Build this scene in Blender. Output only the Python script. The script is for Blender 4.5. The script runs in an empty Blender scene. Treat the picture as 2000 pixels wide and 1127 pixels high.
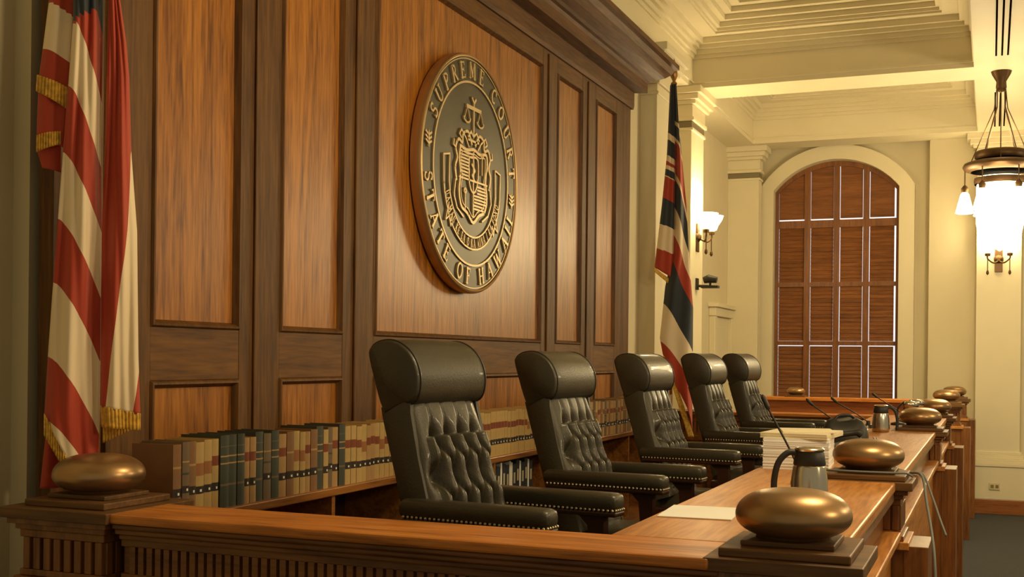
import bpy, bmesh, math, random
from mathutils import Vector, Matrix
random.seed(7)
PI = math.pi
sc = bpy.context.scene
E = 1.85                                   # eye height above the room floor
# ------------------------------------------------------------------ camera
cam = bpy.data.objects.new('camera', bpy.data.cameras.new('camera'))
sc.collection.objects.link(cam); sc.camera = cam
cam.data.sensor_width = 36; cam.data.lens = 41.54; cam.data.shift_y = 0.0675
cam.data.clip_start = 0.05; cam.data.clip_end = 100
cam.matrix_world = (Matrix.Translation((0, 0, E)) @ Matrix.Rotation(math.radians(22.05), 4, 'Z')
                    @ Matrix.Rotation(PI/2, 4, 'X') @ Matrix.Rotation(0.0105, 4, 'Z'))
# ------------------------------------------------------------------ world, exposure
w = bpy.data.worlds.new('world'); sc.world = w; w.use_nodes = True
w.node_tree.nodes['Background'].inputs[0].default_value = (1.0, 0.80, 0.48, 1)
w.node_tree.nodes['Background'].inputs[1].default_value = 0.29
sc.view_settings.view_transform = 'Standard'; sc.view_settings.look = 'None'
sc.view_settings.exposure = 0.0; sc.view_settings.gamma = 1
WARM = (1.0, 0.77, 0.44)
def lamp(name, kind, loc, power, size=0.2, rot=None, col=WARM, sy=None, spread=None):
    l = bpy.data.lights.new(name, kind); l.energy = power; l.color = col
    if kind == 'AREA':
        l.size = size
        if sy: l.shape = 'RECTANGLE'; l.size_y = sy
        if spread: l.spread = spread
    else: l.shadow_soft_size = size
    o = bpy.data.objects.new(name, l); sc.collection.objects.link(o); o.location = loc
    if rot: o.rotation_euler = rot
    return o
# added unseen fill lights at assumed chandelier spots over public side and bench
lamp('chandelier_and_fill_light', 'POINT', (3.6, 3.2, E+1.6), 175, 0.30)
lamp('chandelier_and_fill_light', 'POINT', (3.6, 7.4, E+1.6), 185, 0.30)
lamp('chandelier_and_fill_light', 'POINT', (0.07, 4.0, E+1.8), 140, 0.30)  # added to brighten the desk and papers; no fixture hangs here
lamp('chandelier_and_fill_light', 'POINT', (3.6, 12.6, E+1.6), 80, 0.30)

# ------------------------------------------------------------------ materials
def new_mat(name):
    m = bpy.data.materials.new(name); m.use_nodes = True
    return m, m.node_tree.nodes, m.node_tree.links, m.node_tree.nodes['Principled BSDF']
def rgb(c): return (c[0], c[1], c[2], 1)
def plain(name, col, rough=0.6, metal=0.0, coat=0.0, noise=0.0, nscale=6, bump=0.0, bscale=60):
    m, N, L, b = new_mat(name)
    b.inputs['Base Color'].default_value = rgb(col); b.inputs['Roughness'].default_value = rough
    b.inputs['Metallic'].default_value = metal; b.inputs['Coat Weight'].default_value = coat
    tc = N.new('ShaderNodeTexCoord')
    if noise:
        n = N.new('ShaderNodeTexNoise'); n.inputs['Scale'].default_value = nscale; n.inputs['Detail'].default_value = 5
        L.new(tc.outputs['Object'], n.inputs['Vector'])
        r = N.new('ShaderNodeValToRGB'); L.new(n.outputs['Fac'], r.inputs[0])
        r.color_ramp.elements[0].position = 0.3; r.color_ramp.elements[1].position = 0.7
        r.color_ramp.elements[0].color = rgb([c*(1-noise) for c in col])
        r.color_ramp.elements[1].color = rgb([min(1, c*(1+noise)) for c in col])
        L.new(r.outputs[0], b.inputs['Base Color'])
    if bump:
        n = N.new('ShaderNodeTexNoise'); n.inputs['Scale'].default_value = bscale; n.inputs['Detail'].default_value = 3
        L.new(tc.outputs['Object'], n.inputs['Vector'])
        bp = N.new('ShaderNodeBump'); bp.inputs['Strength'].default_value = bump; bp.inputs['Distance'].default_value = 0.01
        L.new(n.outputs['Fac'], bp.inputs['Height']); L.new(bp.outputs[0], b.inputs['Normal'])
    return m
def wood(name, dark, mid, light, axis='Z', rough=0.34, scale=1.0, coat=0.25):
    m, N, L, b = new_mat(name)
    tc = N.new('ShaderNodeTexCoord'); mp = N.new('ShaderNodeMapping'); L.new(tc.outputs['Object'], mp.inputs[0])
    s = [1.0, 1.0, 1.0]; s['XYZ'.index(axis)] = 0.075
    mp.inputs['Scale'].default_value = [v*scale for v in s]
    n = N.new('ShaderNodeTexNoise'); n.inputs['Scale'].default_value = 7.0; n.inputs['Detail'].default_value = 6
    n.inputs['Roughness'].default_value = 0.6; n.inputs['Distortion'].default_value = 2.2
    f = N.new('ShaderNodeTexNoise'); f.inputs['Scale'].default_value = 75; f.inputs['Detail'].default_value = 3
    L.new(mp.outputs[0], n.inputs['Vector']); L.new(mp.outputs[0], f.inputs['Vector'])
    mx = N.new('ShaderNodeMath'); mx.operation = 'MULTIPLY_ADD'; mx.inputs[1].default_value = 0.45
    L.new(f.outputs['Fac'], mx.inputs[0])
    m2 = N.new('ShaderNodeMath'); m2.operation = 'MULTIPLY'; m2.inputs[1].default_value = 0.6
    L.new(n.outputs['Fac'], m2.inputs[0]); L.new(m2.outputs[0], mx.inputs[2])
    r = N.new('ShaderNodeValToRGB'); L.new(mx.outputs[0], r.inputs[0])
    e = r.color_ramp.elements; e[0].position = 0.38; e[0].color = rgb(dark); e[1].position = 0.65; e[1].color = rgb(light)
    k = e.new(0.5); k.color = rgb(mid)
    L.new(r.outputs[0], b.inputs['Base Color'])
    b.inputs['Roughness'].default_value = rough; b.inputs['Coat Weight'].default_value = coat
    b.inputs['Coat Roughness'].default_value = 0.3; b.inputs['Specular IOR Level'].default_value = 0.35
    return m
def emit(name, col, strength):
    m, N, L, b = new_mat(name)
    b.inputs['Base Color'].default_value = rgb((0.8, 0.75, 0.6)); b.inputs['Emission Color'].default_value = rgb(col)
    b.inputs['Emission Strength'].default_value = strength
    return m
M = {}
M['plaster'] = plain('cream_plaster', (0.62, 0.55, 0.36), 0.75, noise=0.03, nscale=2)
M['plaster_trim'] = plain('cream_trim_paint', (0.69, 0.62, 0.42), 0.6, noise=0.02, nscale=3)
M['capband'] = plain('capital_band_shade_tone', (0.20, 0.165, 0.09), 0.7)  # brown stands in for shadow on the capital band; outlet receptacle reuses it
M['panel'] = wood('koa_panel', (0.115, 0.034, 0.004), (0.28, 0.096, 0.010), (0.44, 0.170, 0.021), rough=0.38)
M['frame'] = wood('dark_koa_frame', (0.055, 0.020, 0.003), (0.10, 0.040, 0.006), (0.155, 0.066, 0.011), rough=0.55, coat=0.0)
M['rail_h'] = wood('dark_koa_rail', (0.066, 0.025, 0.004), (0.12, 0.048, 0.008), (0.18, 0.076, 0.013), 'Y', rough=0.55, coat=0.0)
M['cornice'] = wood('dark_koa_cornice', (0.065, 0.027, 0.009), (0.115, 0.050, 0.015), (0.17, 0.078, 0.024), 'Y', rough=0.6, coat=0.0)
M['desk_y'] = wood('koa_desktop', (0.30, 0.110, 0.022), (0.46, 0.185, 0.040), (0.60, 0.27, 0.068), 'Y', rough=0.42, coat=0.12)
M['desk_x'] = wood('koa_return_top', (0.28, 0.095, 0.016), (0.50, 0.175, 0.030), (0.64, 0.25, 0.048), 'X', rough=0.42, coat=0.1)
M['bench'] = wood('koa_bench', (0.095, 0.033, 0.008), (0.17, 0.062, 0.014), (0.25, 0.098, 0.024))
M['bench_x'] = wood('koa_bench_frieze', (0.095, 0.033, 0.008), (0.17, 0.062, 0.014), (0.25, 0.098, 0.024), 'X')
M['slab'] = wood('walnut_plinth', (0.075, 0.036, 0.013), (0.12, 0.056, 0.017), (0.18, 0.088, 0.028), 'X', rough=0.5, coat=0.0)
M['shelf'] = wood('koa_bookcase', (0.15, 0.052, 0.011), (0.27, 0.10, 0.022), (0.37, 0.15, 0.034), 'Y')
M['blind'] = wood('wood_blind', (0.13, 0.045, 0.010), (0.19, 0.066, 0.014), (0.26, 0.095, 0.022), 'X', coat=0.0, rough=0.6)
M['winframe'] = wood('window_frame_wood', (0.13, 0.045, 0.012), (0.19, 0.068, 0.016), (0.25, 0.095, 0.024), 'Z', rough=0.5)
M['leather'] = plain('black_leather', (0.044, 0.037, 0.021), 0.42, coat=0.12, noise=0.12, nscale=9, bump=0.12, bscale=160)
M['leather_seam'] = plain('leather_piping', (0.016, 0.014, 0.009), 0.45)
M['brass'] = plain('aged_brass', (0.42, 0.25, 0.09), 0.35, 1.0)
M['nail'] = plain('brass_nailheads', (0.50, 0.42, 0.27), 0.45, 0.8)
M['slot'] = plain('slot_black', (0.008, 0.005, 0.003), 1.0)
M['slot'].node_tree.nodes['Principled BSDF'].inputs['Specular IOR Level'].default_value = 0
M['dome'] = plain('bronze_dome', (0.37, 0.228, 0.108), 0.33, 0.82, noise=0.22, nscale=5)
M['bronze'] = plain('dark_bronze', (0.10, 0.055, 0.022), 0.45, 0.7)
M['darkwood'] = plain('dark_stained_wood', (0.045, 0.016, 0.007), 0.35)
M['carpet'] = plain('blue_grey_carpet', (0.034, 0.038, 0.040), 0.95, noise=0.2, nscale=30, bump=0.3, bscale=300)
M['basewood'] = wood('baseboard_wood', (0.16, 0.05, 0.014), (0.25, 0.085, 0.022), (0.31, 0.11, 0.03), 'X')
M['sealface'] = plain('seal_dark_field', (0.075, 0.066, 0.042), 0.42, 0.5, noise=0.15, nscale=4)
M['sealgold'] = plain('seal_raised_brass', (0.58, 0.44, 0.24), 0.45, 0.6)
M['sealrim'] = plain('seal_rim_copper', (0.55, 0.36, 0.17), 0.35, 0.8)
M['paper'] = plain('white_paper', (0.88, 0.88, 0.84), 0.8)
M['cream_paper'] = plain('cream_paper', (0.82, 0.74, 0.50), 0.8)
M['steel'] = plain('brushed_steel', (0.62, 0.58, 0.48), 0.22, 1.0)
M['blackplastic'] = plain('black_plastic', (0.022, 0.021, 0.018), 0.5)
M['cable'] = plain('grey_cable', (0.16, 0.17, 0.16), 0.5)
M['fringe'] = plain('gold_fringe', (0.70, 0.42, 0.06), 0.7, noise=0.35, nscale=60)
M['socket'] = plain('ivory_plastic', (0.62, 0.52, 0.28), 0.5)
M['glow'] = emit('lit_glass', (1.0, 0.80, 0.42), 14)
M['glow_soft'] = emit('lit_glass_soft', (1.0, 0.78, 0.40), 7)
M['daylight'] = emit('daylight_behind_blind', (0.90, 0.93, 0.95), 1.0)
M['bk_tan'] = plain('book_tan_buckram', (0.42, 0.25, 0.10), 0.7, noise=0.1, nscale=12)
M['bk_tan2'] = plain('book_yellow_buckram', (0.48, 0.32, 0.12), 0.7, noise=0.1, nscale=12)
M['bk_brown'] = plain('book_brown_cloth', (0.24, 0.12, 0.05), 0.7, noise=0.1, nscale=12)
M['bk_green'] = plain('book_dark_green', (0.052, 0.058, 0.042), 0.55)
M['bk_grey'] = plain('book_grey_brown', (0.16, 0.11, 0.06), 0.6)
M['bk_red'] = plain('book_red_label', (0.20, 0.045, 0.014), 0.6)
M['bk_crimson'] = plain('book_crimson_label', (0.42, 0.03, 0.02), 0.55)
M['bk_black'] = plain('book_black_label', (0.028, 0.018, 0.013), 0.5)
M['bk_orange'] = plain('book_orange_label', (0.30, 0.12, 0.035), 0.6)
M['bk_page'] = plain('book_pages', (0.50, 0.42, 0.27), 0.85)
M['bk_white'] = plain('white_mark', (0.85, 0.83, 0.74), 0.6)
M['bk_blue'] = plain('binder_blue_black', (0.03, 0.035, 0.045), 0.45)
def stripes(name, stops):
    m, N, L, b = new_mat(name)
    uv = N.new('ShaderNodeUVMap'); sp = N.new('ShaderNodeSeparateXYZ'); L.new(uv.outputs[0], sp.inputs[0])
    r = N.new('ShaderNodeValToRGB'); r.color_ramp.interpolation = 'CONSTANT'
    L.new(sp.outputs['Y'], r.inputs[0]); e = r.color_ramp.elements
    e[0].position = 0; e[0].color = rgb(stops[0][1]); e[1].position = stops[1][0]; e[1].color = rgb(stops[1][1])
    for p, c in stops[2:]:
        k = e.new(p); k.color = rgb(c)
    L.new(r.outputs[0], b.inputs['Base Color']); b.inputs['Roughness'].default_value = 0.7
    b.inputs['Sheen Weight'].default_value = 0.2
    return m
FR = (0.43, 0.042, 0.012); FW = (0.86, 0.71, 0.48); FB = (0.022, 0.030, 0.042); FG = (0.70, 0.42, 0.06)
# ------------------------------------------------------------------ mesh helpers
class MB:
    def __init__(s): s.v = []; s.f = []; s.m = []; s.mats = []; s.uv = {}
    def mi(s, mat):
        if mat is None: return 0
        if mat not in s.mats: s.mats.append(mat)
        return s.mats.index(mat)
    def add(s, vs, fs, mat=None):
        o = len(s.v); k = s.mi(mat); s.v += [tuple(p) for p in vs]
        for f in fs: s.f.append(tuple(i+o for i in f)); s.m.append(k)
        return s
    def box(s, x0, x1, y0, y1, z0, z1, mat=None):
        v = [(x, y, z) for z in (z0, z1) for y in (y0, y1) for x in (x0, x1)]
        return s.add(v, [(0, 2, 3, 1), (4, 5, 7, 6), (0, 1, 5, 4), (2, 6, 7, 3), (0, 4, 6, 2), (1, 3, 7, 5)], mat)
    def loft(s, loops, mat=None, caps=True, closed=True):
        n = len(loops[0]); v = [p for l in loops for p in l]; f = []
        for i in range(len(loops)-1):
            for j in range(n if closed else n-1):
                k = (j+1) % n; f.append((i*n+j, i*n+k, (i+1)*n+k, (i+1)*n+j))
        if caps:
            f.append(tuple(range(n))[::-1]); f.append(tuple((len(loops)-1)*n+j for j in range(n)))
        return s.add(v, f, mat)
    def lathe(s, prof, c=(0, 0, 0), n=32, mat=None, axis='Z'):
        loops = []
        for r, z in prof:
            l = []
            for k in range(n):
                a = 2*PI*k/n
                p = (r*math.cos(a), r*math.sin(a), z)
                if axis == 'X': p = (z, p[0], p[1])
                l.append((c[0]+p[0], c[1]+p[1], c[2]+p[2]))
            loops.append(l)
        return s.loft(loops, mat)
    def tube(s, pts, r, n=8, mat=None, caps=True):
        pts = [Vector(p) for p in pts]; loops = []; up = None
        for i, p in enumerate(pts):
            d = (pts[min(i+1, len(pts)-1)]-pts[max(i-1, 0)]).normalized()
            if up is None:
                up = Vector((0, 0, 1)) if abs(d.z) < 0.9 else Vector((1, 0, 0))
            a = d.cross(up).normalized(); b = a.cross(d).normalized(); up = b
            rr = r[i] if isinstance(r, (list, tuple)) else r
            loops.append([tuple(p+a*rr*math.cos(2*PI*k/n)+b*rr*math.sin(2*PI*k/n)) for k in range(n)])
        return s.loft(loops, mat, caps)
    def build(s, name, mat=None, parent=None, smooth=False, bevel=0, auto=None):
        me = bpy.data.meshes.new(name); me.from_pydata(s.v, [], s.f)
        mats = s.mats if s.mats else [mat]
        if s.mats and None in s.m: pass
        for mm in mats: me.materials.append(mm if not isinstance(mm, str) else M[mm])
        for p, k in zip(me.polygons, s.m): p.material_index = min(k, len(mats)-1); p.use_smooth = smooth
        bm = bmesh.new(); bm.from_mesh(me); bmesh.ops.recalc_face_normals(bm, faces=bm.faces[:]); bm.to_mesh(me); bm.free()
        o = bpy.data.objects.new(name, me); sc.collection.objects.link(o)
        if parent: o.parent = parent
        if bevel:
            b = o.modifiers.new('bevel', 'BEVEL'); b.width = bevel; b.segments = 2; b.limit_method = 'ANGLE'; b.angle_limit = 0.7
        if auto:
            me.shade_smooth() if hasattr(me, 'shade_smooth') else None
            try: me.set_sharp_from_angle(angle=auto)
            except Exception: pass
        return o
def tag(o, label, cat, group=None, kind=None):
    o['label'] = label; o['category'] = cat
    if group: o['group'] = group
    if kind: o['kind'] = kind
    return o
def thing(name, label, cat, loc=(0, 0, 0), rz=0, group=None):
    o = bpy.data.objects.new(name, None); sc.collection.objects.link(o); o.empty_display_size = 0.1
    o.location = loc; o.rotation_euler = (0, 0, rz)
    return tag(o, label, cat, group)
def struct(o, label=None, cat=None):
    o['kind'] = 'structure'
    if label: o['label'] = label
    if cat: o['category'] = cat
    return o
def kids(o): return [c for c in bpy.data.objects if c.parent == o]
def copy_tree(o, parent=None):
    ch = kids(o); c = o.copy(); sc.collection.objects.link(c)
    if parent: c.parent = parent
    for k in ch: copy_tree(k, c)
    return c
def bez(p, n=12):
    """smooth catmull-rom through points"""
    p = [Vector(q) for q in p]; out = []
    for i in range(len(p)-1):
        a = p[max(i-1, 0)]; b = p[i]; c = p[i+1]; d = p[min(i+2, len(p)-1)]
        for k in range(n):
            t = k/n
            out.append(0.5*((2*b)+(c-a)*t+(2*a-5*b+4*c-d)*t*t+(3*b-a-3*c+d)*t**3))
    out.append(p[-1]); return out
ORD = ['first', 'second', 'third', 'fourth', 'fifth', 'sixth', 'seventh', 'eighth', 'ninth', 'tenth', 'eleventh', 'twelfth',
       'thirteenth', 'fourteenth', 'fifteenth', 'sixteenth', 'seventeenth', 'eighteenth', 'nineteenth', 'twentieth']
TENS = {2: 'twenty', 3: 'thirty', 4: 'forty', 5: 'fifty', 6: 'sixty', 7: 'seventy'}
def ordinal(n):
    if n <= 20: return ORD[n-1]
    t, u = divmod(n, 10)
    return (TENS[t][:-1]+'ieth') if u == 0 else TENS[t]+'-'+ORD[u-1]
# ------------------------------------------------------------------ room shell
def Z(h): return E+h
FLW = -1.85; PLAT = -1.22; BEAM = 2.82; SOF = 3.31
b = MB(); b.box(-3.6, 5.2, -2.0, 16.3, -0.1, 0.0)
struct(b.build('floor', 'carpet'), 'dark blue grey carpet floor', 'floor')
b = MB(); b.box(-2.84, -0.45, 2.90, 10.5, 0.0, Z(PLAT))
struct(b.build('trim_1', 'carpet'), 'raised carpeted platform behind the bench', 'platform')
# left wall pieces: plain face in front, recessed behind the wood panelling end
b = MB(); b.box(-3.5, -3.02, -2.0, 3.02, 0, Z(3.8)); b.box(-3.5, -2.95, 3.02, 10.9, 0, Z(3.8)); b.box(-3.5, -3.27, 10.9, 16.3, 0, Z(3.8))
struct(b.build('wall_left', 'plaster'), 'cream plaster wall behind the wood panelling', 'wall')
def arch_pts(cx, hw, zs, rise, n=24):
    R = (hw*hw+rise*rise)/(2*rise); c = zs+rise-R; a0 = math.asin(hw/R)
    return [(cx+R*math.sin(-a0+2*a0*k/n), c+R*math.cos(-a0+2*a0*k/n)) for k in range(n+1)]
YF = 15.9; WX0, WX1 = -2.72, -1.113; WC = (WX0+WX1)/2; WH = (WX1-WX0)/2
WS, WR, WB = Z(2.27), 0.39, Z(-1.0)
b = MB()                                                        # far wall with the arched opening
b.box(-3.6, -2.95, YF, YF+0.42, 0, Z(3.8)); b.box(-0.74, 5.2, YF, YF+0.42, 0, Z(3.8))
b.box(-2.95, -0.74, YF, YF+0.42, Z(2.95), Z(3.8)); b.box(-2.95, -0.74, YF, YF+0.42, 0, WB)
b.box(-2.95, WX0, YF+0.22, YF+0.42, WB, Z(2.95)); b.box(WX1, -0.74, YF+0.22, YF+0.42, WB, Z(2.95))
ap = arch_pts(WC, WH, WS, WR)
for i in range(len(ap)-1):
    (xa, za), (xb, zb) = ap[i], ap[i+1]
    v = [(xa, YF+0.22, za), (xb, YF+0.22, zb), (xb, YF+0.22, Z(2.95)), (xa, YF+0.22, Z(2.95)),
         (xa, YF+0.42, za), (xb, YF+0.42, zb), (xb, YF+0.42, Z(2.95)), (xa, YF+0.42, Z(2.95))]
    b.add(v, [(0, 1, 2, 3), (4, 7, 6, 5), (0, 4, 5, 1), (2, 6, 7, 3)])
struct(b.build('wall_far', 'plaster'), 'cream plaster far wall with an arched window', 'wall')
# arched window surround
b = MB()
ow = 0.19
inn = [(WX0, WB)]+arch_pts(WC, WH, WS, WR)+[(WX1, WB)]
out = [(WX0-ow, WB)]+arch_pts(WC, WH+ow, WS+0.02, WR+0.17)+[(WX1+ow, WB)]
y0, y1 = YF+0.09, YF+0.24
for i in range(len(inn)-1):
    a, c = inn[i], inn[i+1]; d, e = out[i], out[i+1]
    v = [(a[0], y0, a[1]), (c[0], y0, c[1]), (e[0], y0, e[1]), (d[0], y0, d[1]), (a[0], y1, a[1]), (c[0], y1, c[1]), (e[0], y1, e[1]), (d[0], y1, d[1])]
    b.add(v, [(0, 1, 2, 3), (4, 7, 6, 5), (0, 4, 5, 1), (2, 6, 7, 3)])
struct(b.build('trim_2', 'plaster_trim'), 'cream arched surround of the window', 'trim')
# window: frame, blinds (each pane) and daylight behind
win = bpy.data.objects.new('window_1', None); sc.collection.objects.link(win); win.location = (0, 0, 0)
struct(win, 'arched window with brown wooden blinds and bright slivers of daylight', 'window')
def arch_z(x):
    R = (WH*WH+WR*WR)/(2*WR); return WS+WR-R+math.sqrt(max(0, R*R-(x-WC)**2))
b = MB(); fw = 0.045; yw = YF+0.27
b.box(WX0, WX0+fw, yw, yw+0.06, WB, arch_z(WX0+fw/2)); b.box(WX1-fw, WX1, yw, yw+0.06, WB, arch_z(WX1-fw/2))
cols = [WX0+0.045+(WX1-WX0-0.09)*k/4 for k in range(5)]
for x in cols[1:4]: b.box(x-0.038, x+0.038, yw, yw+0.06, WB, arch_z(x)+0.0)
rows = [Z(1.83), Z(1.02), Z(0.235), Z(-0.56)]
for i, z in enumerate(rows): b.box(WX0, WX1, yw+0.005, yw+0.055, z-(0.05 if i == 0 else 0.028), z+(0.05 if i == 0 else 0.028))
for i in range(len(ap)-1):
    (xa, za), (xb, zb) = ap[i], ap[i+1]
    v = [(xa, yw-.004, za-0.065), (xb, yw-.004, zb-0.065), (xb, yw-.004, zb+.004), (xa, yw-.004, za+.004), (xa, yw+.06, za-0.065), (xb, yw+.06, zb-0.065), (xb, yw+.064, zb+.004), (xa, yw+.064, za+.004)]
    b.add(v, [(0, 1, 2, 3), (4, 7, 6, 5), (0, 4, 5, 1), (2, 6, 7, 3)])
b.build('window_frame', 'winframe', win)
lev = [WB]+rows[::-1]+[None]
for c in range(4):
    for r in range(5):
        xa, xb = cols[c]+0.036, cols[c+1]-0.036
        g = (0.005, 0.008, 0.011, 0.011)[c]*(0.7 if r == 0 else 1.0)
        if c == 0: xa = cols[0]
        if c == 3: xb = cols[4]-0.014
        za = lev[r]+0.03; bb = MB()
        xa2, xb2 = xa+g, xb-g
        if lev[r+1] is not None:
            zb = lev[r+1]-0.03-(0.013 if (r in (1, 3)) else 0.0); n = int((zb-za)/0.05)
            for k in range(n):
                z0 = za+(zb-za)*k/n; z1 = za+(zb-za)*(k+1)/n
                bb.add([(xa2, yw+0.030, z0), (xb2, yw+0.030, z0), (xb2, yw+0.045, z1+0.004), (xa2, yw+0.045, z1+0.004),
                        (xa2, yw+0.034, z0), (xb2, yw+0.034, z0), (xb2, yw+0.049, z1+0.004), (xa2, yw+0.049, z1+0.004)],
                       [(0, 1, 2, 3), (4, 7, 6, 5), (0, 3, 7, 4), (1, 5, 6, 2), (0, 4, 5, 1), (2, 6, 7, 3)])
        else:
            za += 0.04; n = 12
            xs = [xa2+(xb2-xa2)*k/n for k in range(n+1)]
            for k in range(n):
                z1a, z1b = arch_z(xs[k])-0.04, arch_z(xs[k+1])-0.04
                bb.add([(xs[k], yw+.03, za), (xs[k+1], yw+.03, za), (xs[k+1], yw+.03, z1b), (xs[k], yw+.03, z1a),
                        (xs[k], yw+.045, za), (xs[k+1], yw+.045, za), (xs[k+1], yw+.045, z1b), (xs[k], yw+.045, z1a)],
                       [(0, 1, 2, 3), (4, 7, 6, 5), (0, 4, 5, 1), (2, 6, 7, 3), (0, 3, 7, 4), (1, 5, 6, 2)])
        bb.build('blind', 'blind', win)
b = MB(); b.box(WX0-0.1, WX1+0.1, YF+0.40, YF+0.41, WB-0.1, Z(2.8))
b.build('window_glass', 'daylight', win)
# door on the recessed part of the left wall
dr = bpy.data.objects.new('door_1', None); sc.collection.objects.link(dr)
struct(dr, 'cream panelled door in the recess of the left wall', 'door')
b = MB(); b.box(-3.27, -3.235, 14.75, 15.62, 0, Z(0.55)); b.box(-3.24, -3.22, 14.87, 15.5, 0.25, 1.05); b.box(-3.24, -3.22, 14.87, 15.5, 1.2, Z(0.42))
b.build('door_leaf', 'plaster_trim', dr, bevel=0.006)
b = MB(); b.box(-3.27, -3.19, 14.62, 14.75, 0, Z(0.55)); b.box(-3.27, -3.19, 15.62, 15.75, 0, Z(0.55)); b.box(-3.27, -3.18, 14.60, 15.77, Z(0.55), Z(0.66)); b.box(-3.27, -3.14, 14.56, 15.81, Z(0.66), Z(0.71))
b.build('door_casing', 'plaster_trim', dr, bevel=0.006)
# pilasters (shaft, base, capital)
def pilaster(n, x0, x1, y0, y1, face, zb, top=BEAM, label='', base=True, plinth_wood=False, capband='capband'):
    """face: 'x' projects to +x from a wall; 'y' projects towards the camera"""
    b = MB(); b.mi('plaster_trim')
    def ring(d, z0, z1, mat='plaster_trim'):
        if face == 'x': b.box(x0, x1+d, y0-d, y1+d, z0, z1, mat)
        else: b.box(x0-d, x1+d, y0-d, y1, z0, z1, mat)
    ring(0, zb, Z(top-0.42)); ring(0.018, Z(top-0.44), Z(top-0.41)); ring(0.004, Z(top-0.41), Z(top-0.34), capband)
    ring(0.03, Z(top-0.34), Z(top-0.30)); ring(0.012, Z(top-0.30), Z(top-0.17)); ring(0.05, Z(top-0.17), Z(top-0.13)); ring(0.085, Z(top-0.13), Z(top-0.07)); ring(0.12, Z(top-0.07), Z(top))
    if base:
        ring(0.10, zb+0.18, zb+0.58); ring(0.115, zb+0.58, zb+0.62); ring(0.085, zb+0.62, zb+0.67); ring(0.045, zb+0.67, zb+0.72); ring(0.02, zb+0.72, zb+0.76)
        ring(0.105, zb, zb+0.18, 'basewood' if plinth_wood else 'plaster_trim')
    return struct(b.build('trim_%d' % n, None, bevel=0.006), label, 'pilaster')
pilaster(3, -3.27, -2.90, 12.06, 12.62, 'x', 0, label='cream pilaster carrying the glowing wall sconce')
pilaster(4, -2.96, -2.80, 10.32, 10.9, 'x', 0, label='cream pilaster behind the far flag', capband='plaster_trim')
pilaster(5, -3.27, -2.86, 15.68, YF, 'y', 0, label='cream pilaster left of the arched window')
pilaster(6, -0.175, 0.34, 15.68, YF, 'y', 0, label='cream pilaster on the far wall behind the chandelier', plinth_wood=True, capband='plaster_trim')
pilaster(7, 3.3, 3.8, 15.68, YF, 'y', 0, label='cream pilaster right of the far wall', plinth_wood=True)
b = MB(); b.box(-3.25, 5.2, YF-0.03, YF, 0, 0.2)
struct(b.build('baseboard_far', 'basewood'), 'reddish wood baseboard of the far wall', 'baseboard')
# ceiling: soffit with stepped coffers, beams with crown moulding
b = MB()
b.box(-3.5, 5.2, -2.0, 16.3, Z(3.72), Z(3.8))
def coffer(x0, x1, y0, y1):
    st = [(0.02, SOF+0.021, SOF+0.05), (0.055, SOF+0.05, SOF+0.10), (0.12, SOF+0.10, SOF+0.15), (0.2, SOF+0.15, SOF+0.20), (0.30, SOF+0.2, SOF+0.42)]
    for d, z0, z1 in st:
        a0, a1, c0, c1 = x0+d, x1-d, y0+d, y1-d
        b.box(x0-0.05, a0, y0-0.05, y1+0.05, Z(z0), Z(z1)); b.box(a1, x1+0.05, y0-0.05, y1+0.05, Z(z0), Z(z1))
        b.box(a0, a1, y0-0.05, c0, Z(z0), Z(z1)); b.box(a0, a1, c1, y1+0.05, Z(z0), Z(z1))
for cx in ((-2.62, -0.46), (0.62, 2.9)):
    for cy in ((1.0, 5.2), (6.9, 11.88), (12.85, 15.18)): coffer(cx[0], cx[1], cy[0], cy[1])
# flat soffit strips
for (x0, x1) in ((-3.5, -2.62), (-0.46, 0.62), (2.9, 5.2)): b.box(x0, x1, -2, 16.3, Z(SOF), Z(SOF)+0.02)
for (y0, y1) in ((-2, 1.0), (5.2, 6.9), (11.88, 12.85), (15.18, 16.3)):
    for (x0, x1) in ((-2.62, -0.46), (0.62, 2.9)): b.box(x0, x1, y0, y1, Z(SOF), Z(SOF)+0.02)
struct(b.build('ceiling', 'plaster_trim'), 'cream coffered ceiling', 'ceiling')
def beam(n, x0, x1, y0, y1, sides, label):
    b = MB()
    if 'n' in sides and x1 > 1:
        b.box(x0, -0.175, y0, y1, Z(BEAM), Z(SOF)); b.box(0.34, x1, y0, y1, Z(BEAM), Z(SOF))
    else: b.box(x0, x1, y0, y1, Z(BEAM), Z(SOF))
    for z0, z1, d in ((BEAM+0.30, BEAM+0.34, 0.02), (BEAM+0.34, BEAM+0.39, 0.045), (BEAM+0.39, BEAM+0.43, 0.085), (BEAM+0.43, SOF, 0.13), (BEAM+0.05, BEAM+0.07, 0.012)):
        for xa, xb in ((x0, -0.175), (0.34, x1)):
            if 'n' in sides: b.box(xa, xb, y0-d, y0, Z(z0), Z(z1))
            if 'f' in sides: b.box(xa, xb, y1, y1+d, Z(z0), Z(z1))
        if 'l' in sides: b.box(x0-d, x0, y0, y1, Z(z0)-0.0012, Z(z1))
        if 'r' in sides: b.box(x1, x1+d, y0, y1, Z(z0)-0.0012, Z(z1))
    return struct(b.build('trim_%d' % n, 'plaster_trim'), label, 'beam')
beam(8, -2.9, 5.2, 12.1, 12.65, 'nf', 'cream ceiling beam crossing in front of the chandelier')
beam(9, -0.175, 0.34, -2, 15.92, 'lr', 'cream ceiling beam running towards the far wall above the chandelier')
beam(10, -3.3, -2.9, 2.0, 15.92, 'r', 'cream beam along the left wall above the panelling')
beam(11, -2.9, 5.2, 15.45, 15.92, 'n', 'cream beam along the top of the far wall')
beam(12, -2.9, 5.2, 5.8, 6.35, 'nf', 'cream ceiling beam above the bench')
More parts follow.
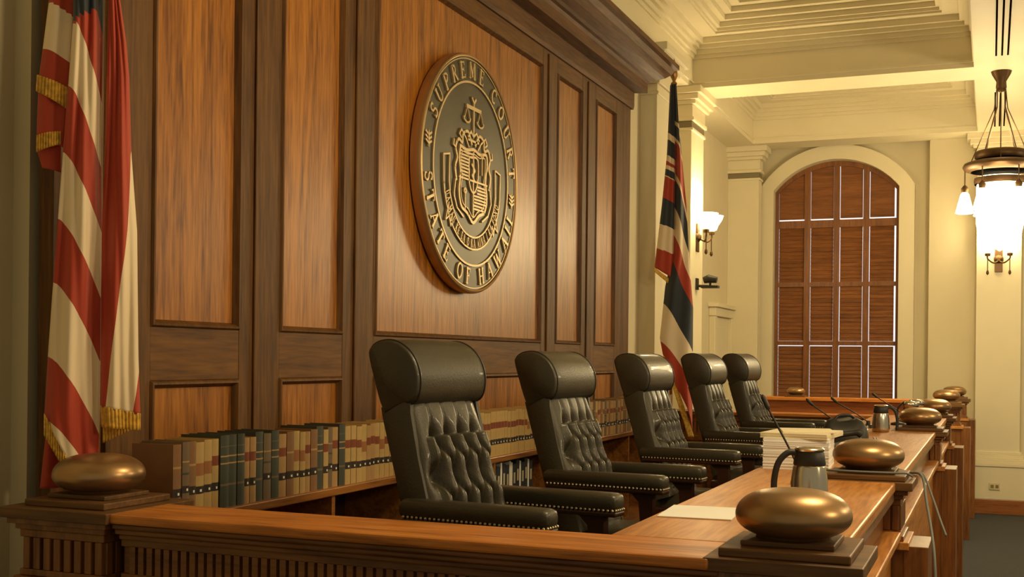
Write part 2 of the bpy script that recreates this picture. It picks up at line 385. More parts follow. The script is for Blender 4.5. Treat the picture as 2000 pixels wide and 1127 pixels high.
# slot vents in the beam underside
for (ya, yb, lab) in ((9.0, 11.7, 'dark three-slot air vent in the beam in front of the chandelier'), (13.3, 15.2, 'dark three-slot air vent in the beam behind the chandelier')):
    t = thing('slot_vent', lab, 'vent', (0.07, (ya+yb)/2, Z(BEAM)))
    for dx in (-0.05, 0, 0.05):
        bb = MB(); bb.box(dx-0.008, dx+0.008, -(yb-ya)/2, (yb-ya)/2, -0.008, 0.0); bb.build('slot', 'slot', t)
# ------------------------------------------------------------------ wood panelling
WP = -2.85; PY0, PY1 = 3.02, 9.66
pan = thing('wood_panelling', 'tall koa wood panelling with recessed panels behind the judges chairs', 'panelling', (0, 0, 0))
PAN = [(3.51, 4.06), (4.355, 4.89), (5.20, 7.55), (7.84, 8.395), (8.72, 9.25)]
ZT, ZM, ZL, ZB2 = 2.01, 0.10, -0.10, -1.1
b = MB(); X1 = WP; X0 = WP-0.06
ys = [PY0]+[v for p in PAN for v in p]+[PY1]
for i in range(0, len(ys), 2):
    b = MB(); b.box(X0, X1, ys[i], ys[i+1], Z(PLAT), Z(2.30)); b.build('stile', 'frame', pan, bevel=0.003)
for (a, c) in PAN:
    for z0, z1 in ((ZT, 2.30), (ZL, ZM), (PLAT, ZB2)):
        b = MB(); b.box(X0, X1-0.001, a, c, Z(z0), Z(z1)); b.build('rail', 'rail_h', pan, bevel=0.003)
def moulding(b, ya, yb, za, zb, w=0.028):
    # sloped bolection moulding around an opening in the plane x
    prof = [(0, WP+0.000), (0.006, WP+0.009), (0.014, WP+0.010), (w, WP-0.016)]
    loops = []
    for d, x in prof: loops.append([(x, ya+d, za+d), (x, yb-d, za+d), (x, yb-d, zb-d), (x, ya+d, zb-d)])
    for i in range(len(loops)-1):
        b.add(loops[i]+loops[i+1], [(k, (k+1) % 4, 4+(k+1) % 4, 4+k) for k in range(4)])
for (a, c) in PAN:
    for (z0, z1) in ((ZM, ZT), (ZB2, ZL)):
        bb = MB(); bb.box(WP-0.045, WP-0.017, a, c, Z(z0), Z(z1))
        o = bb.build('panel', 'panel', pan)
        bb = MB(); moulding(bb, a, c, Z(z0), Z(z1)); bb.build('panel_moulding', 'frame', o)
for yy in ((4.165, 4.25), (5.0, 5.09), (7.655, 7.735), (8.52, 8.60)):                # flat pilaster strips on the stiles
    bb = MB(); bb.box(WP-0.001, WP+0.012, yy[0]-0.012, yy[1]+0.012, Z(PLAT), Z(2.10)); bb.build('pilaster_strip', 'frame', pan, bevel=0.005)
b = MB()
prof = [(-2.90, 2.12), (-2.835, 2.12), (-2.83, 2.15), (-2.83, 2.26), (-2.74, 2.27), (-2.74, 2.35), (-2.725, 2.37), (-2.70, 2.375), (-2.68, 2.39), (-2.62, 2.415), (-2.575, 2.45), (-2.55, 2.49), (-2.52, 2.50), (-2.52, 2.54), (-2.95, 2.54)]
loops = []
for y in (PY0-0.28, PY1+0.28):
    sgn = -1 if y < 5 else 1
    loops.append([(x, y, Z(z)) for x, z in prof])
ya = [PY0-0.02-(x+2.85) if x > -2.85 else PY0-0.02 for x, z in prof]; yb = [PY1+0.02+(x+2.85) if x > -2.85 else PY1+0.02 for x, z in prof]
b.loft([[(x, ya[i], Z(z)) for i, (x, z) in enumerate(prof)], [(x, yb[i], Z(z)) for i, (x, z) in enumerate(prof)]])
b.box(-2.94, -2.86, PY0, PY1, Z(2.31), Z(2.53))
b.build('cornice', 'cornice', pan)
# ------------------------------------------------------------------ seal
SEALR = 0.69
seal = thing('court_seal', 'large round bronze seal of the supreme court on the centre wood panel', 'seal', (WP-0.0165, 6.27, Z(1.06)))
b = MB(); b.lathe([(SEALR-0.03, 0.0), (SEALR-0.005, 0.01), (SEALR, 0.03), (SEALR, 0.062), (SEALR-0.006, 0.074), (SEALR-0.014, 0.077), (SEALR-0.020, 0.073), (SEALR-0.022, 0.062)], n=96, axis='X')
b.build('rim', 'sealrim', seal, auto=0.6)
b = MB(); b.lathe([(SEALR-0.02, 0.02), (SEALR-0.02, 0.064)], n=96, axis='X'); b.build('field', 'sealface', seal)
def ringm(b, r, w, x0, x1, n=96):
    loops = []
    for rr, xx in ((r-w, x0), (r-w, x1), (r+w, x1), (r+w, x0)): loops.append([(xx, rr*math.cos(2*PI*k/n), rr*math.sin(2*PI*k/n)) for k in range(n)])
    loops.append(loops[0]); b.loft(loops, caps=False)
b = MB(); ringm(b, SEALR*0.955, 0.003, 0.062, 0.069); b.build('outer_ring', 'sealgold', seal)
b = MB(); ringm(b, SEALR*0.765, 0.006, 0.062, 0.072); b.build('inner_ring', 'sealgold', seal)
JIT = [0]
def stroke(b, pts, wd, x0=0.064, x1=0.073, T=None):
    """flat raised stroke through 2D points (a,b); T maps 2D->2D"""
    T = T or (lambda p: p); xt = x1
    for i in range(len(pts)-1):
        JIT[0] = (JIT[0]+1) % 11; x1 = xt+JIT[0]*0.00022
        p = Vector(pts[i]); q = Vector(pts[i+1]); d = (q-p)
        if d.length < 1e-6: continue
        d.normalize(); nrm = Vector((-d.y, d.x))*wd/2; e = d*wd*0.3
        c = [T(tuple(p-e+nrm)), T(tuple(p-e-nrm)), T(tuple(q+e-nrm)), T(tuple(q+e+nrm))]
        b.add([(x0, u, v) for u, v in c]+[(x1, u, v) for u, v in c], [(0, 1, 2, 3), (4, 7, 6, 5), (0, 4, 5, 1), (1, 5, 6, 2), (2, 6, 7, 3), (3, 7, 4, 0)])
def arc(cx, cy, rx, ry, a0, a1, n=10):
    return [(cx+rx*math.cos(math.radians(a0+(a1-a0)*k/n)), cy+ry*math.sin(math.radians(a0+(a1-a0)*k/n))) for k in range(n+1)]
TK, TN = 0.15, 0.07      # thick / thin
def serif(x, y): return ([(x-0.12, y), (x+0.12, y)], TN)
GL = {
 'I': (0.3, [([(0.15, 0), (0.15, 1)], TK), serif(0.15, 0.03), serif(0.15, 0.97)]),
 'T': (0.7, [([(0.35, 0), (0.35, 1)], TK), serif(0.35, 0.03), ([(0.0, 0.96), (0.7, 0.96)], TN), ([(0.02, 0.96), (0.02, 0.78)], TN), ([(0.68, 0.96), (0.68, 0.78)], TN)]),
 'E': (0.62, [([(0.14, 0), (0.14, 1)], TK), ([(0.0, 0.035), (0.6, 0.035)], TN), ([(0.0, 0.965), (0.56, 0.965)], TN), ([(0.14, 0.52), (0.42, 0.52)], TN), ([(0.6, 0), (0.6, 0.2)], TN), ([(0.56, 1), (0.56, 0.8)], TN), ([(0.42, 0.42), (0.42, 0.62)], TN)]),
 'F': (0.6, [([(0.14, 0), (0.14, 1)], TK), serif(0.14, 0.03), ([(0.0, 0.965), (0.56, 0.965)], TN), ([(0.14, 0.52), (0.42, 0.52)], TN), ([(0.56, 1), (0.56, 0.8)], TN), ([(0.42, 0.42), (0.42, 0.62)], TN)]),
 'H': (0.8, [([(0.14, 0), (0.14, 1)], TK), ([(0.66, 0), (0.66, 1)], TK), ([(0.14, 0.5), (0.66, 0.5)], TN), serif(0.14, 0.03), serif(0.14, 0.97), serif(0.66, 0.03), serif(0.66, 0.97)]),
 'N': (0.8, [([(0.14, 0), (0.14, 1)], TN), ([(0.66, 0), (0.66, 1)], TN), ([(0.14, 1), (0.66, 0)], TK), serif(0.14, 0.03), serif(0.66, 0.97)]),
 'K': (0.75, [([(0.14, 0), (0.14, 1)], TK), ([(0.14, 0.45), (0.64, 0.98)], TN), ([(0.3, 0.6), (0.68, 0.02)], TK), serif(0.14, 0.03), serif(0.14, 0.97)]),
 'U': (0.78, [([(0.14, 1), (0.14, 0.32)], TK), (arc(0.39, 0.32, 0.25, 0.29, 180, 360), 0.10), ([(0.64, 0.32), (0.64, 1)], TN), serif(0.14, 0.97), serif(0.64, 0.97)]),
 'P': (0.64, [([(0.14, 0), (0.14, 1)], TK), (arc(0.28, 0.72, 0.3, 0.25, 90, -90), 0.11), ([(0.14, 0.97), (0.28, 0.97)], TN), ([(0.14, 0.47), (0.28, 0.47)], TN), serif(0.14, 0.03)]),
 'R': (0.74, [([(0.14, 0), (0.14, 1)], TK), (arc(0.28, 0.74, 0.28, 0.23, 90, -90), 0.11), ([(0.14, 0.97), (0.28, 0.97)], TN), ([(0.14, 0.51), (0.28, 0.51)], TN), ([(0.34, 0.5), (0.66, 0.02)], 0.13), serif(0.14, 0.03)]),
 'M': (0.96, [([(0.12, 0), (0.12, 1)], TN), ([(0.82, 0), (0.82, 1)], TK), ([(0.14, 1), (0.46, 0.15)], TK), ([(0.46, 0.15), (0.80, 1)], TN), serif(0.12, 0.03), serif(0.82, 0.03)]),
 'C': (0.78, [(arc(0.44, 0.5, 0.36, 0.47, 50, 310, 16), 0.12), ([(0.68, 0.95), (0.68, 0.72)], TN)]),
 'O': (0.84, [(arc(0.42, 0.5, 0.35, 0.47, 0, 360, 22), 0.12)]),
 'S': (0.58, [(arc(0.30, 0.75, 0.22, 0.22, 35, 270, 10)+arc(0.28, 0.27, 0.24, 0.24, 90, -145, 10), 0.11), ([(0.51, 0.97), (0.51, 0.76)], TN), ([(0.06, 0.03), (0.06, 0.26)], TN)]),
 'A': (0.8, [([(0.06, 0), (0.40, 1)], TN), ([(0.40, 1), (0.74, 0)], TK), ([(0.2, 0.36), (0.6, 0.36)], TN), ([(-0.02, 0.03), (0.18, 0.03)], TN), ([(0.62, 0.03), (0.86, 0.03)], TN)]),
 'W': (1.1, [([(0.06, 1), (0.30, 0)], TK), ([(0.30, 0), (0.52, 0.9)], TN), ([(0.52, 0.9), (0.76, 0)], TK), ([(0.76, 0), (1.02, 1)], TN), ([(-0.04, 0.97), (0.18, 0.97)], TN), ([(0.92, 0.97), (1.12, 0.97)], TN)]),
}
def arc_text(b, text, R, size, a_start, a_end, inward=False, wf=1.0, split=False):
    """place letters along the arc. inward False: tops point outward (top of the circle)"""
    adv = [(GL[c][0]+0.28)*wf if c != ' ' else 0.62*wf for c in text]; tot = sum(adv); pos = 0
    for c, w_ in zip(text, adv):
        mid = (pos+w_/2)/tot; pos += w_
        ang = math.radians(a_start+(a_end-a_start)*mid)
        if c == ' ': continue
        gw = GL[c][0]
        rad = Vector((math.cos(ang), math.sin(ang))); tan = Vector((math.sin(ang), -math.cos(ang)))
        if inward: up = -rad; rt = -tan
        else: up = rad; rt = tan
        ctr = rad*R
        T = lambda p, gw=gw: tuple(ctr+rt*((p[0]-gw/2)*size*wf)+up*((p[1]-0.5)*size))
        if split: b = MB()
        for pts, wd in GL[c][1]: stroke(b, pts, wd*1.2, T=T)
        if split: b.build('letter', 'sealgold', seal)
arc_text(None, 'SUPREME COURT', SEALR*0.862, 0.090, 158, 3, wf=0.95, split=True)
arc_text(None, 'STATE OF HAWAII', SEALR*0.862, 0.090, 184, 343, inward=True, wf=0.95, split=True)
for sx, dz in ((-1, 0.105), (1, -0.085)):
    b = MB(); cx_ = sx*SEALR*0.855
    stroke(b, [(cx_, dz-0.04), (cx_, dz+0.045)], 0.008)
    for k in (-1, 0, 1):
        stroke(b, [(cx_-0.034, dz+k*0.024+0.016), (cx_, dz+k*0.024), (cx_+0.034, dz+k*0.024+0.016)], 0.012)
    b.build('leaf_ornament', 'sealgold', seal)
_st = stroke
def stroke(b, pts, wd, **k):
    if len(pts) > 5: pts = [(p.x, p.y) for p in bez([(q[0], q[1], 0) for q in pts], 4)]
    _st(b, [(p[0]*1.32, p[1]*1.05+0.066) for p in pts], wd*1.1, **k)
b = MB()      # coat of arms
def shield(s, ox=0, oy=0, n=10):
    p = [(-0.9, 1.0), (-0.45, 0.94), (0, 1.02), (0.45, 0.94), (0.9, 1.0), (0.95, 0.6), (0.86, 0.1), (0.96, -0.4), (0.80, -0.9), (0.4, -1.08), (0, -1.35), (-0.4, -1.08), (-0.80, -0.9), (-0.96, -0.4), (-0.86, 0.1), (-0.95, 0.6), (-0.9, 1.0)]
    return [(ox+a*s*0.92, oy+c*s) for a, c in p]
sh = shield(0.17, 0.0, -0.10)
stroke(b, sh, 0.016); stroke(b, shield(0.148, 0.0, -0.10), 0.006)
stroke(b, [(0, 0.06), (0, -0.30)], 0.010); stroke(b, [(-0.15, -0.10), (0.15, -0.10)], 0.010)
for k in range(8):
    z = 0.045-k*0.018; stroke(b, [(-0.135, z), (-0.05 if z < 0.02 else -0.01, z)], 0.010)
    z = -0.125-k*0.018; stroke(b, [(0.045 if z > -0.17 else 0.01, z), (0.140-0.02*(k > 5), z)], 0.010)
ins = [(-0.045, 0.025), (0.045, 0.025), (0.045, -0.11), (0.0, -0.165), (-0.045, -0.11), (-0.045, 0.025)]
stroke(b, ins, 0.011); stroke(b, [(-0.015, -0.01), (0.018, -0.04), (-0.012, -0.07), (0.015, -0.10)], 0.014)
for sx, dz in ((1, 0.11), (-1, -0.13)):
    x = 0.095*sx if sx > 0 else -0.085; z0 = -0.02 if sx > 0 else -0.24
    stroke(b, [(x, z0-0.03), (x, z0+0.06)], 0.008); stroke(b, arc(x, z0+0.075, 0.010, 0.010, 0, 360, 8), 0.012)
for sx in (-1, 1):      # scrollwork (mantling) around the shield
    stroke(b, [(sx*a, c) for a, c in [(0.02, 0.10), (0.06, 0.16), (0.11, 0.14), (0.12, 0.09), (0.16, 0.10), (0.185, 0.05), (0.17, 0.0), (0.19, -0.05), (0.175, -0.12)]], 0.015)
    stroke(b, [(sx*a, c) for a, c in [(0.05, 0.08), (0.08, 0.12), (0.13, 0.16), (0.15, 0.13), (0.13, 0.115)]], 0.010)
    stroke(b, [(sx*a, c) for a, c in [(0.185, 0.05), (0.21, 0.06), (0.205, 0.09)]], 0.010)
    stroke(b, [(sx*a, c) for a, c in [(0.185, -0.12), (0.20, -0.20), (0.165, -0.27), (0.10, -0.31)]], 0.010)
# crest: scales of justice on a crown
stroke(b, [(-0.06, 0.135), (-0.03, 0.17), (0, 0.145), (0.03, 0.17), (0.06, 0.135)], 0.012); stroke(b, [(-0.055, 0.12), (0.055, 0.12)], 0.012)
stroke(b, [(0, 0.15), (0, 0.335)], 0.012); stroke(b, [(-0.075, 0.30), (0.075, 0.30)], 0.020); stroke(b, [(-0.02, 0.355), (0, 0.33), (0.02, 0.355)], 0.014)
for sx in (-1, 1):
    stroke(b, [(sx*0.07, 0.30), (sx*0.045, 0.235)], 0.005); stroke(b, [(sx*0.07, 0.30), (sx*0.098, 0.235)], 0.005)
    stroke(b, arc(sx*0.072, 0.235, 0.034, 0.024, 180, 360, 8), 0.010)
b.build('coat_of_arms', 'sealgold', seal)
stroke = _st
b = MB()      # ribbon with the motto
R1, R2 = 0.335, 0.405
def rib(r): return [(r*1.0*math.cos(math.radians(a)), -0.03+r*math.sin(math.radians(a))) for a in range(190, 351, 8)]
stroke(b, rib(R1), 0.010); stroke(b, rib(R2), 0.010)
for sx in (-1, 1):
    e0 = (sx*R1*0.985, -0.09); e1 = (sx*R2*0.985, -0.10)
    stroke(b, [e0, (sx*0.325, 0.07), (sx*0.405, 0.055), e1], 0.010)
    stroke(b, [(sx*0.33, -0.20), (sx*0.37, -0.30), (sx*0.325, -0.275), (sx*0.30, -0.33), (sx*0.285, -0.27)], 0.009)
stroke(b, [(0.355*math.cos(math.radians(a)), -0.03+0.355*math.sin(math.radians(a))) for a in ()], 0.01)
stroke2 = stroke
def stroke(b, pts, wd, T=None, **k): _st(b, pts, wd, T=(lambda p, T=T: (T(p)[0], T(p)[1]-0.03)), **k)
arc_text(b, 'UA MAU KE EA O KA AINA I KA PONO', 0.370, 0.046, 196, 344, inward=True, wf=0.66)
stroke = _st
b.build('motto_ribbon', 'sealgold', seal)
# ------------------------------------------------------------------ bookcase and books
bc = thing('bookcase', 'long low koa bookcase under the wood panelling', 'bookcase', (0, 0, 0))
ST = -0.525; BX0, BX1 = WP+0.025, -2.41; BY0, BY1 = 3.08, 9.60
b = MB(); b.box(BX0, BX1, BY0, BY1, Z(ST-0.032), Z(ST)); b.build('top_shelf', 'shelf', bc, bevel=0.004)
b = MB(); b.box(BX0, BX1-0.02, BY0, BY1, Z(-0.86), Z(-0.835)); b.build('lower_shelf', 'shelf', bc)
b = MB(); b.box(BX0, BX1-0.01, BY0, BY1, Z(PLAT), Z(PLAT+0.08)); b.build('plinth', 'shelf', bc)
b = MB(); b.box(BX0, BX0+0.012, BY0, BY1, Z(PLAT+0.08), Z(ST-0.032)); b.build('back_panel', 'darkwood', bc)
for y in (BY0+0.015, 4.10, 4.88, 5.75, 6.60, 7.42, 8.25, 9.0, BY1-0.015):
    b = MB(); b.box(BX0, BX1-0.012, y-0.013, y+0.013, Z(PLAT+0.08), Z(ST-0.032)); b.build('divider', 'shelf', bc)
def make_book(t, h, d, cloth, bands, name='law_book'):
    """spine faces +x at x=0; thickness along y from 0 to t"""
    b = MB(); b.mi(cloth)
    n = 6; sp = [(0.006*math.sin(PI*k/n), t*k/n) for k in range(n+1)]
    zs = [0]; cur = cloth; segs = []
    bd = sorted(bands); z = 0
    for (z0, z1, mt) in bd:
        segs.append((z, z0*h, cloth)); segs.append((z0*h, z1*h, mt)); z = z1*h
    segs.append((z, h, cloth))
    for z0, z1, mt in segs:
        for k in range(n):
            b.add([(sp[k][0], sp[k][1], z0), (sp[k+1][0], sp[k+1][1], z0), (sp[k+1][0], sp[k+1][1], z1), (sp[k][0], sp[k][1], z1)], [(0, 1, 2, 3)], mt)
    b.box(-d, 0, 0, 0.0025, 0, h, cloth); b.box(-d, 0, t-0.0025, t, 0, h, cloth)
    b.box(-d+0.004, -0.001, 0.0025, t-0.0025, 0.004, h-0.004, 'bk_page')
    b.add([(0.0, 0, h), (0.004, t/2, h), (0.0, t, h), (-0.004, t, h), (-0.004, 0, h)], [(0, 1, 2, 3, 4)], cloth)
    # little call-number tag
    for z0, z1, mt in bd:
        if mt == 'bk_black' and t > 0.02:
            b.box(0.0055, 0.0070, t*0.38, t*0.58, z0*h+0.007, z0*h+0.015, 'bk_white')
    return b
KINDS = {
 'tan_red': ('tan book with red label', 'bk_tan', [(0.26, 0.38, 'bk_black'), (0.64, 0.78, 'bk_red')]),
 'yel_red': ('yellowish book with red label', 'bk_tan2', [(0.26, 0.38, 'bk_black'), (0.62, 0.76, 'bk_red')]),
 'yel_or': ('pale tan book with orange label', 'bk_tan2', [(0.26, 0.37, 'bk_black'), (0.52, 0.70, 'bk_orange')]),
 'crim': ('pale tan book with crimson label', 'bk_tan2', [(0.28, 0.42, 'bk_black'), (0.62, 0.80, 'bk_crimson')]),
 'green': ('dark green book', 'bk_green', [(0.30, 0.33, 'bk_grey'), (0.60, 0.62, 'bk_tan'), (0.70, 0.72, 'bk_tan'), (0.84, 0.85, 'bk_grey')]),
 'brown': ('brown book', 'bk_brown', [(0.26, 0.38, 'bk_black'), (0.66, 0.69, 'bk_tan')]),
 'grey': ('grey brown book', 'bk_grey', [(0.30, 0.40, 'bk_black'), (0.55, 0.58, 'bk_green'), (0.72, 0.74, 'bk_tan')]),
}
proto = {}
def book_proto(kind, t, h):
    key = (kind, round(t, 3), round(h, 3))
    if key not in proto:
        lab, cl, bands = KINDS[kind]
        proto[key] = make_book(t, h, 0.165, cl, bands).build('law_book', None).data
        bpy.data.objects.remove(bpy.data.objects[-1]) if False else None
    return proto[key]
seq1 = ['brown', 'grey', 'brown', 'yel_or', 'yel_or', 'yel_red', 'green', 'green', 'green', 'tan_red', 'tan_red', 'green', 'grey', 'green', 'tan_red', 'brown', 'yel_or', 'yel_or', 'tan_red',
        'brown', 'green', 'yel_red', 'grey', 'tan_red', 'green', 'yel_red', 'yel_red', 'yel_red', 'yel_or', 'tan_red', 'tan_red', 'yel_red', 'yel_or']
y = 3.12; i = 0; GAPS = [3.86, 5.05, 5.55, 6.30, 6.95]
counts = {}
def seg_of(y):
    if y < 5.02: return 'between near post and nearest chair'
    if y < 5.98: return 'behind the nearest chair'
    if y < 7.05: return 'between nearest chair and second chair'
    if y < 8.25: return 'behind the second chair'
    return 'between second and third chairs'
bk_meshes = {}
while y < 9.52:
    if i < len(seq1): kind = seq1[i]
    elif y < 5.3: kind = random.choice(['yel_red', 'tan_red', 'yel_or', 'tan_red'])
    elif y < 7.3: kind = random.choice(['yel_red', 'yel_or', 'yel_red']) if y < 6.4 else random.choice(['crim', 'crim', 'yel_or'])
    else: kind = random.choice(['tan_red', 'brown', 'tan_red', 'yel_or', 'grey'])
    t = random.choice([0.036, 0.042, 0.048] if y < 6 else [0.034, 0.040, 0.046])
    h = {'green': 0.248, 'grey': 0.240}.get(kind, random.choice([0.232, 0.238])); h = min(h, 0.238) if y < 3.25 else h
    key = (kind, t, h)
    if key not in bk_meshes:
        o = make_book(t, h, 0.165, KINDS[kind][1], KINDS[kind][2]).build('law_book', None); bk_meshes[key] = o.data
    else:
        o = bpy.data.objects.new('law_book', bk_meshes[key]); sc.collection.objects.link(o)
    o.location = (-2.437+random.uniform(-0.004, 0.004), y, Z(ST))
    s_ = seg_of(y); counts[s_] = counts.get(s_, 0)+1
    tag(o, '%s, %s from the left %s' % (KINDS[kind][0], ordinal(counts[s_]), s_), 'book', 'law books on top of the bookcase')
    y += t+0.0012; i += 1
# binders in the compartments below
bcount = 0
def binder(y, t, h, mt, lab, grp, x=-2.46):
    b = MB(); b.mi(mt); b.box(-0.20, 0, 0, t, 0, h, mt)
    if mt != 'bk_white': b.box(0, 0.0012, t*0.25, t*0.75, h*0.55, h*0.8, 'bk_page')
    o = b.build('binder', None, bevel=0.002); o.location = (x, y, Z(-0.835)); return tag(o, lab, 'binder', grp)
y = 5.80; k = 0
sq = ['w', 'b', 'b', 'w', 'b', 'b', 'w', 'w', 'b', 'b', 'w', 'b', 'b', 'w', 'b']
for q in sq:
    t = 0.022 if q == 'w' else 0.048
    if 6.585 < y+t < 6.62 or (y < 6.615 and y+t > 6.585): y = 6.62
    lab = ('thin white folder' if q == 'w' else 'dark binder')+', %s from left on the low shelf behind nearest chair' % ordinal(k+1)
    binder(y, t, 0.262-0.01*(k % 3), 'bk_white' if q == 'w' else 'bk_blue', lab, 'binders on the lower shelf'); y += t+0.003; k += 1
for k, (yy, h) in enumerate(((4.60, 0.04), (4.60, 0.035))):
    b = MB(); b.mi('bk_blue'); b.box(-0.22, 0.0, 0, 0.24, 0, h, 'bk_blue'); b.box(0, 0.001, 0.08, 0.16, 0.005, h-0.005, 'bk_white')
    o = b.build('binder', None, bevel=0.002); o.location = (-2.46, yy, Z(-0.835)+0.0405*k)
    tag(o, ['lower', 'upper'][k]+' of two flat dark binders in the bookcase behind nearest chair', 'binder', 'binders lying flat on the lower shelf')
# ------------------------------------------------------------------ bench
bench = thing('judges_bench', 'long koa judges bench with fluted return rail and stepped posts', 'bench', (0, 0, 0))
DT = -0.46                                  # top of desk
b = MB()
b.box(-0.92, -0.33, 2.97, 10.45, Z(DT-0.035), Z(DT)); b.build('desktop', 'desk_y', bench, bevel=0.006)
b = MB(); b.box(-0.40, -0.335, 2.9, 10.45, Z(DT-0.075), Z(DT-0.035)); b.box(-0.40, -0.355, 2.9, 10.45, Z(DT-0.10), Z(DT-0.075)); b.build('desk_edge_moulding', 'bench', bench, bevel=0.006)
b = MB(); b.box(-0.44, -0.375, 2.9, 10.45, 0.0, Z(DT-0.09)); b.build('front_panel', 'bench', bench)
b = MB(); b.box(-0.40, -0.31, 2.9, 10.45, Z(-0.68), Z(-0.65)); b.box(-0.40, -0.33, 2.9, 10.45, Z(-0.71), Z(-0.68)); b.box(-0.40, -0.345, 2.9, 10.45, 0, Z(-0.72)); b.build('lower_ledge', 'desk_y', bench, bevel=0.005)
b = MB(); b.box(-0.90, -0.87, 3.0, 10.45, Z(PLAT), Z(DT-0.034)) ; b.build('kneehole_panel', 'bench', bench)
def return_rail(y0, s):                      # s=-1: near one, outer face at y0; s=+1: far one
    b = MB(); yi = y0-s*0.27
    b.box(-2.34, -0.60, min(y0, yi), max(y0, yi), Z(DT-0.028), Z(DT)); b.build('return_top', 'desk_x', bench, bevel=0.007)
    b = MB(); f = lambda d0, d1, z0, z1: b.box(-2.34, -0.58, min(y0-s*d0, y0-s*d1), max(y0-s*d0, y0-s*d1), Z(z0), Z(z1))
    f(0.018, 0.25, DT-0.045, DT-0.028); f(0.032, 0.25, DT-0.062, DT-0.045); f(0.05, 0.25, DT-0.08, DT-0.062)
    f(0.035, 0.25, DT-0.225, DT-0.195); f(0.02, 0.25, DT-0.26, DT-0.225); f(0.05, 0.22, PLAT-0.55, DT-0.26)
    b.build('return_moulding', 'bench_x', bench, bevel=0.005)
    b = MB(); f(0.078, 0.22, DT-0.2, DT-0.075)
    x = -2.31
    while x < -0.60:
        b.box(x, x+0.019, min(y0-s*0.064, y0-s*0.08), max(y0-s*0.064, y0-s*0.08), Z(DT-0.181), Z(DT-0.099)); x += 0.030
    b.box(-2.34, -0.58, min(y0-s*0.064, y0-s*0.08), max(y0-s*0.064, y0-s*0.08), Z(DT-0.10), Z(DT-0.08))
    b.box(-2.34, -0.58, min(y0-s*0.064, y0-s*0.08), max(y0-s*0.064, y0-s*0.08), Z(DT-0.20), Z(DT-0.18))
    b.build('fluted_frieze', 'bench_x', bench)
return_rail(2.70, -1); return_rail(10.66, 1)
def post(cx, cy, hw=0.19, ledge=True, base=0.0, par=None):
    b = MB()
    def bx(d, z0, z1, m=None): b.box(cx-hw-d, cx+hw+d, cy-hw-d, cy+hw+d, Z(z0), Z(z1), m)
    b.mi('bench')
    bx(0.012, DT-0.030, DT+0.002, 'slab'); bx(-0.005, DT-0.048, DT-0.030, 'bench'); bx(-0.022, DT-0.066, DT-0.048, 'bench')
    bx(-0.045, DT-0.20, DT-0.066, 'bench')
    n = 7; span = 2*(hw-0.055)
    for k in range(n+1):                       # flutes
        t = -hw+0.058+span*k/n
        for (z0, z1) in ((DT-0.185, DT-0.09),):
            if k <= n:
                b.box(cx+t-0.0125, cx+t+0.0125, cy-hw+0.031, cy-hw+0.047, Z(z0), Z(z1), 'bench')
                b.box(cx+hw-0.047, cx+hw-0.031, cy+t-0.0125, cy+t+0.0125, Z(z0), Z(z1), 'bench')
    for e in (0, 1):
        zz = (DT-0.09, DT-0.066) if e == 0 else (DT-0.205, DT-0.185)
        bx(-0.032, zz[0], zz[1], 'bench')
    bx(-0.02, DT-0.225, DT-0.205, 'bench'); bx(0.0, DT-0.255, DT-0.225, 'desk_y' if ledge else 'bench')
    bx(-0.015, base-E, DT-0.255, 'bench')
    if ledge:
        b.box(cx+hw-0.02, cx+hw+0.07, cy-hw+0.01, cy+hw-0.01, base, Z(DT-0.24), 'bench')
    o = b.build('post', None, par or bench, bevel=0.003)
    return o
POSTS = [(-2.53, 2.885), (-0.435, 2.885), (-0.445, 4.87), (-0.435, 8.40), (-0.435, 10.50), (-2.53, 10.50)]
for i, (x, yy) in enumerate(POSTS):
    post(x, yy, (0.19, 0.168, 0.165, 0.165, 0.165, 0.19)[i], ledge=i in (1, 2, 3, 4))
# domes with stepped plinth
def make_dome():
    t = thing('dome_ornament', '', 'ornament', (0, 0, 0), 0, 'bronze domes on the bench and rail posts')
    b = MB(); b.mi('slab'); b.box(-0.15, 0.15, -0.15, 0.15, 0, 0.021); b.build('plinth', 'slab', t, bevel=0.004)
    b = MB(); b.box(-0.108, 0.108, -0.100, 0.100, 0.021, 0.034); b.build('plinth_step', 'slab', t, bevel=0.003)
    b = MB(); prof = []
    R, H, z0 = 0.1375, 0.118, 0.033
    for k in range(25):
        a = -PI/2+PI*k/24
        r = R*math.cos(a)**0.70 if math.cos(a) > 1e-6 else 0.0005
        zc = 0.47 if a < 0 else 0.53
        z = z0+H*(0.46+(0.46 if a < 0 else 0.54)*math.sin(a))
        prof.append((max(r, 0.0008), z))
    prof = [(0.088, 0.033), (0.088, 0.040)]+[p for p in prof if p[0] > 0.088 or p[1] > z0+H*0.5]
    b.lathe(prof, n=64); b.build('dome', 'dome', t, smooth=True)
    return t
dm = make_dome()
DL = [((-2.53, 2.885, Z(DT+0.002)), 'bronze dome on the near left corner post beside the striped flag'),
      ((-0.435, 2.885, Z(DT+0.002)), 'largest bronze dome on the nearest bench corner post at the lower right'),
      ((-0.445, 4.87, Z(DT+0.002)), 'bronze dome with grey cable around its plinth'),
      ((-0.435, 8.40, Z(DT+0.002)), 'third bronze dome along the bench front, beyond the bright desk stretch'),
      ((-0.435, 10.50, Z(DT+0.002)), 'bronze dome on the far corner post of the bench'),
      ((-0.43, 13.35, Z(DT+0.02)), 'small distant bronze dome on the right post of the far railing'),
      ((-0.40, 15.2, Z(DT+0.02)), 'smallest bronze dome, on the farthest post near the far wall'),
      ((-2.0, 13.35, Z(DT+0.0585)), 'small bronze dome on the far railing in front of the window blinds')]
for i, (loc, lab) in enumerate(DL):
    o = dm if i == 0 else copy_tree(dm)
    o.location = loc; o['label'] = lab
    if i == 7: o.scale = (0.72,)*3
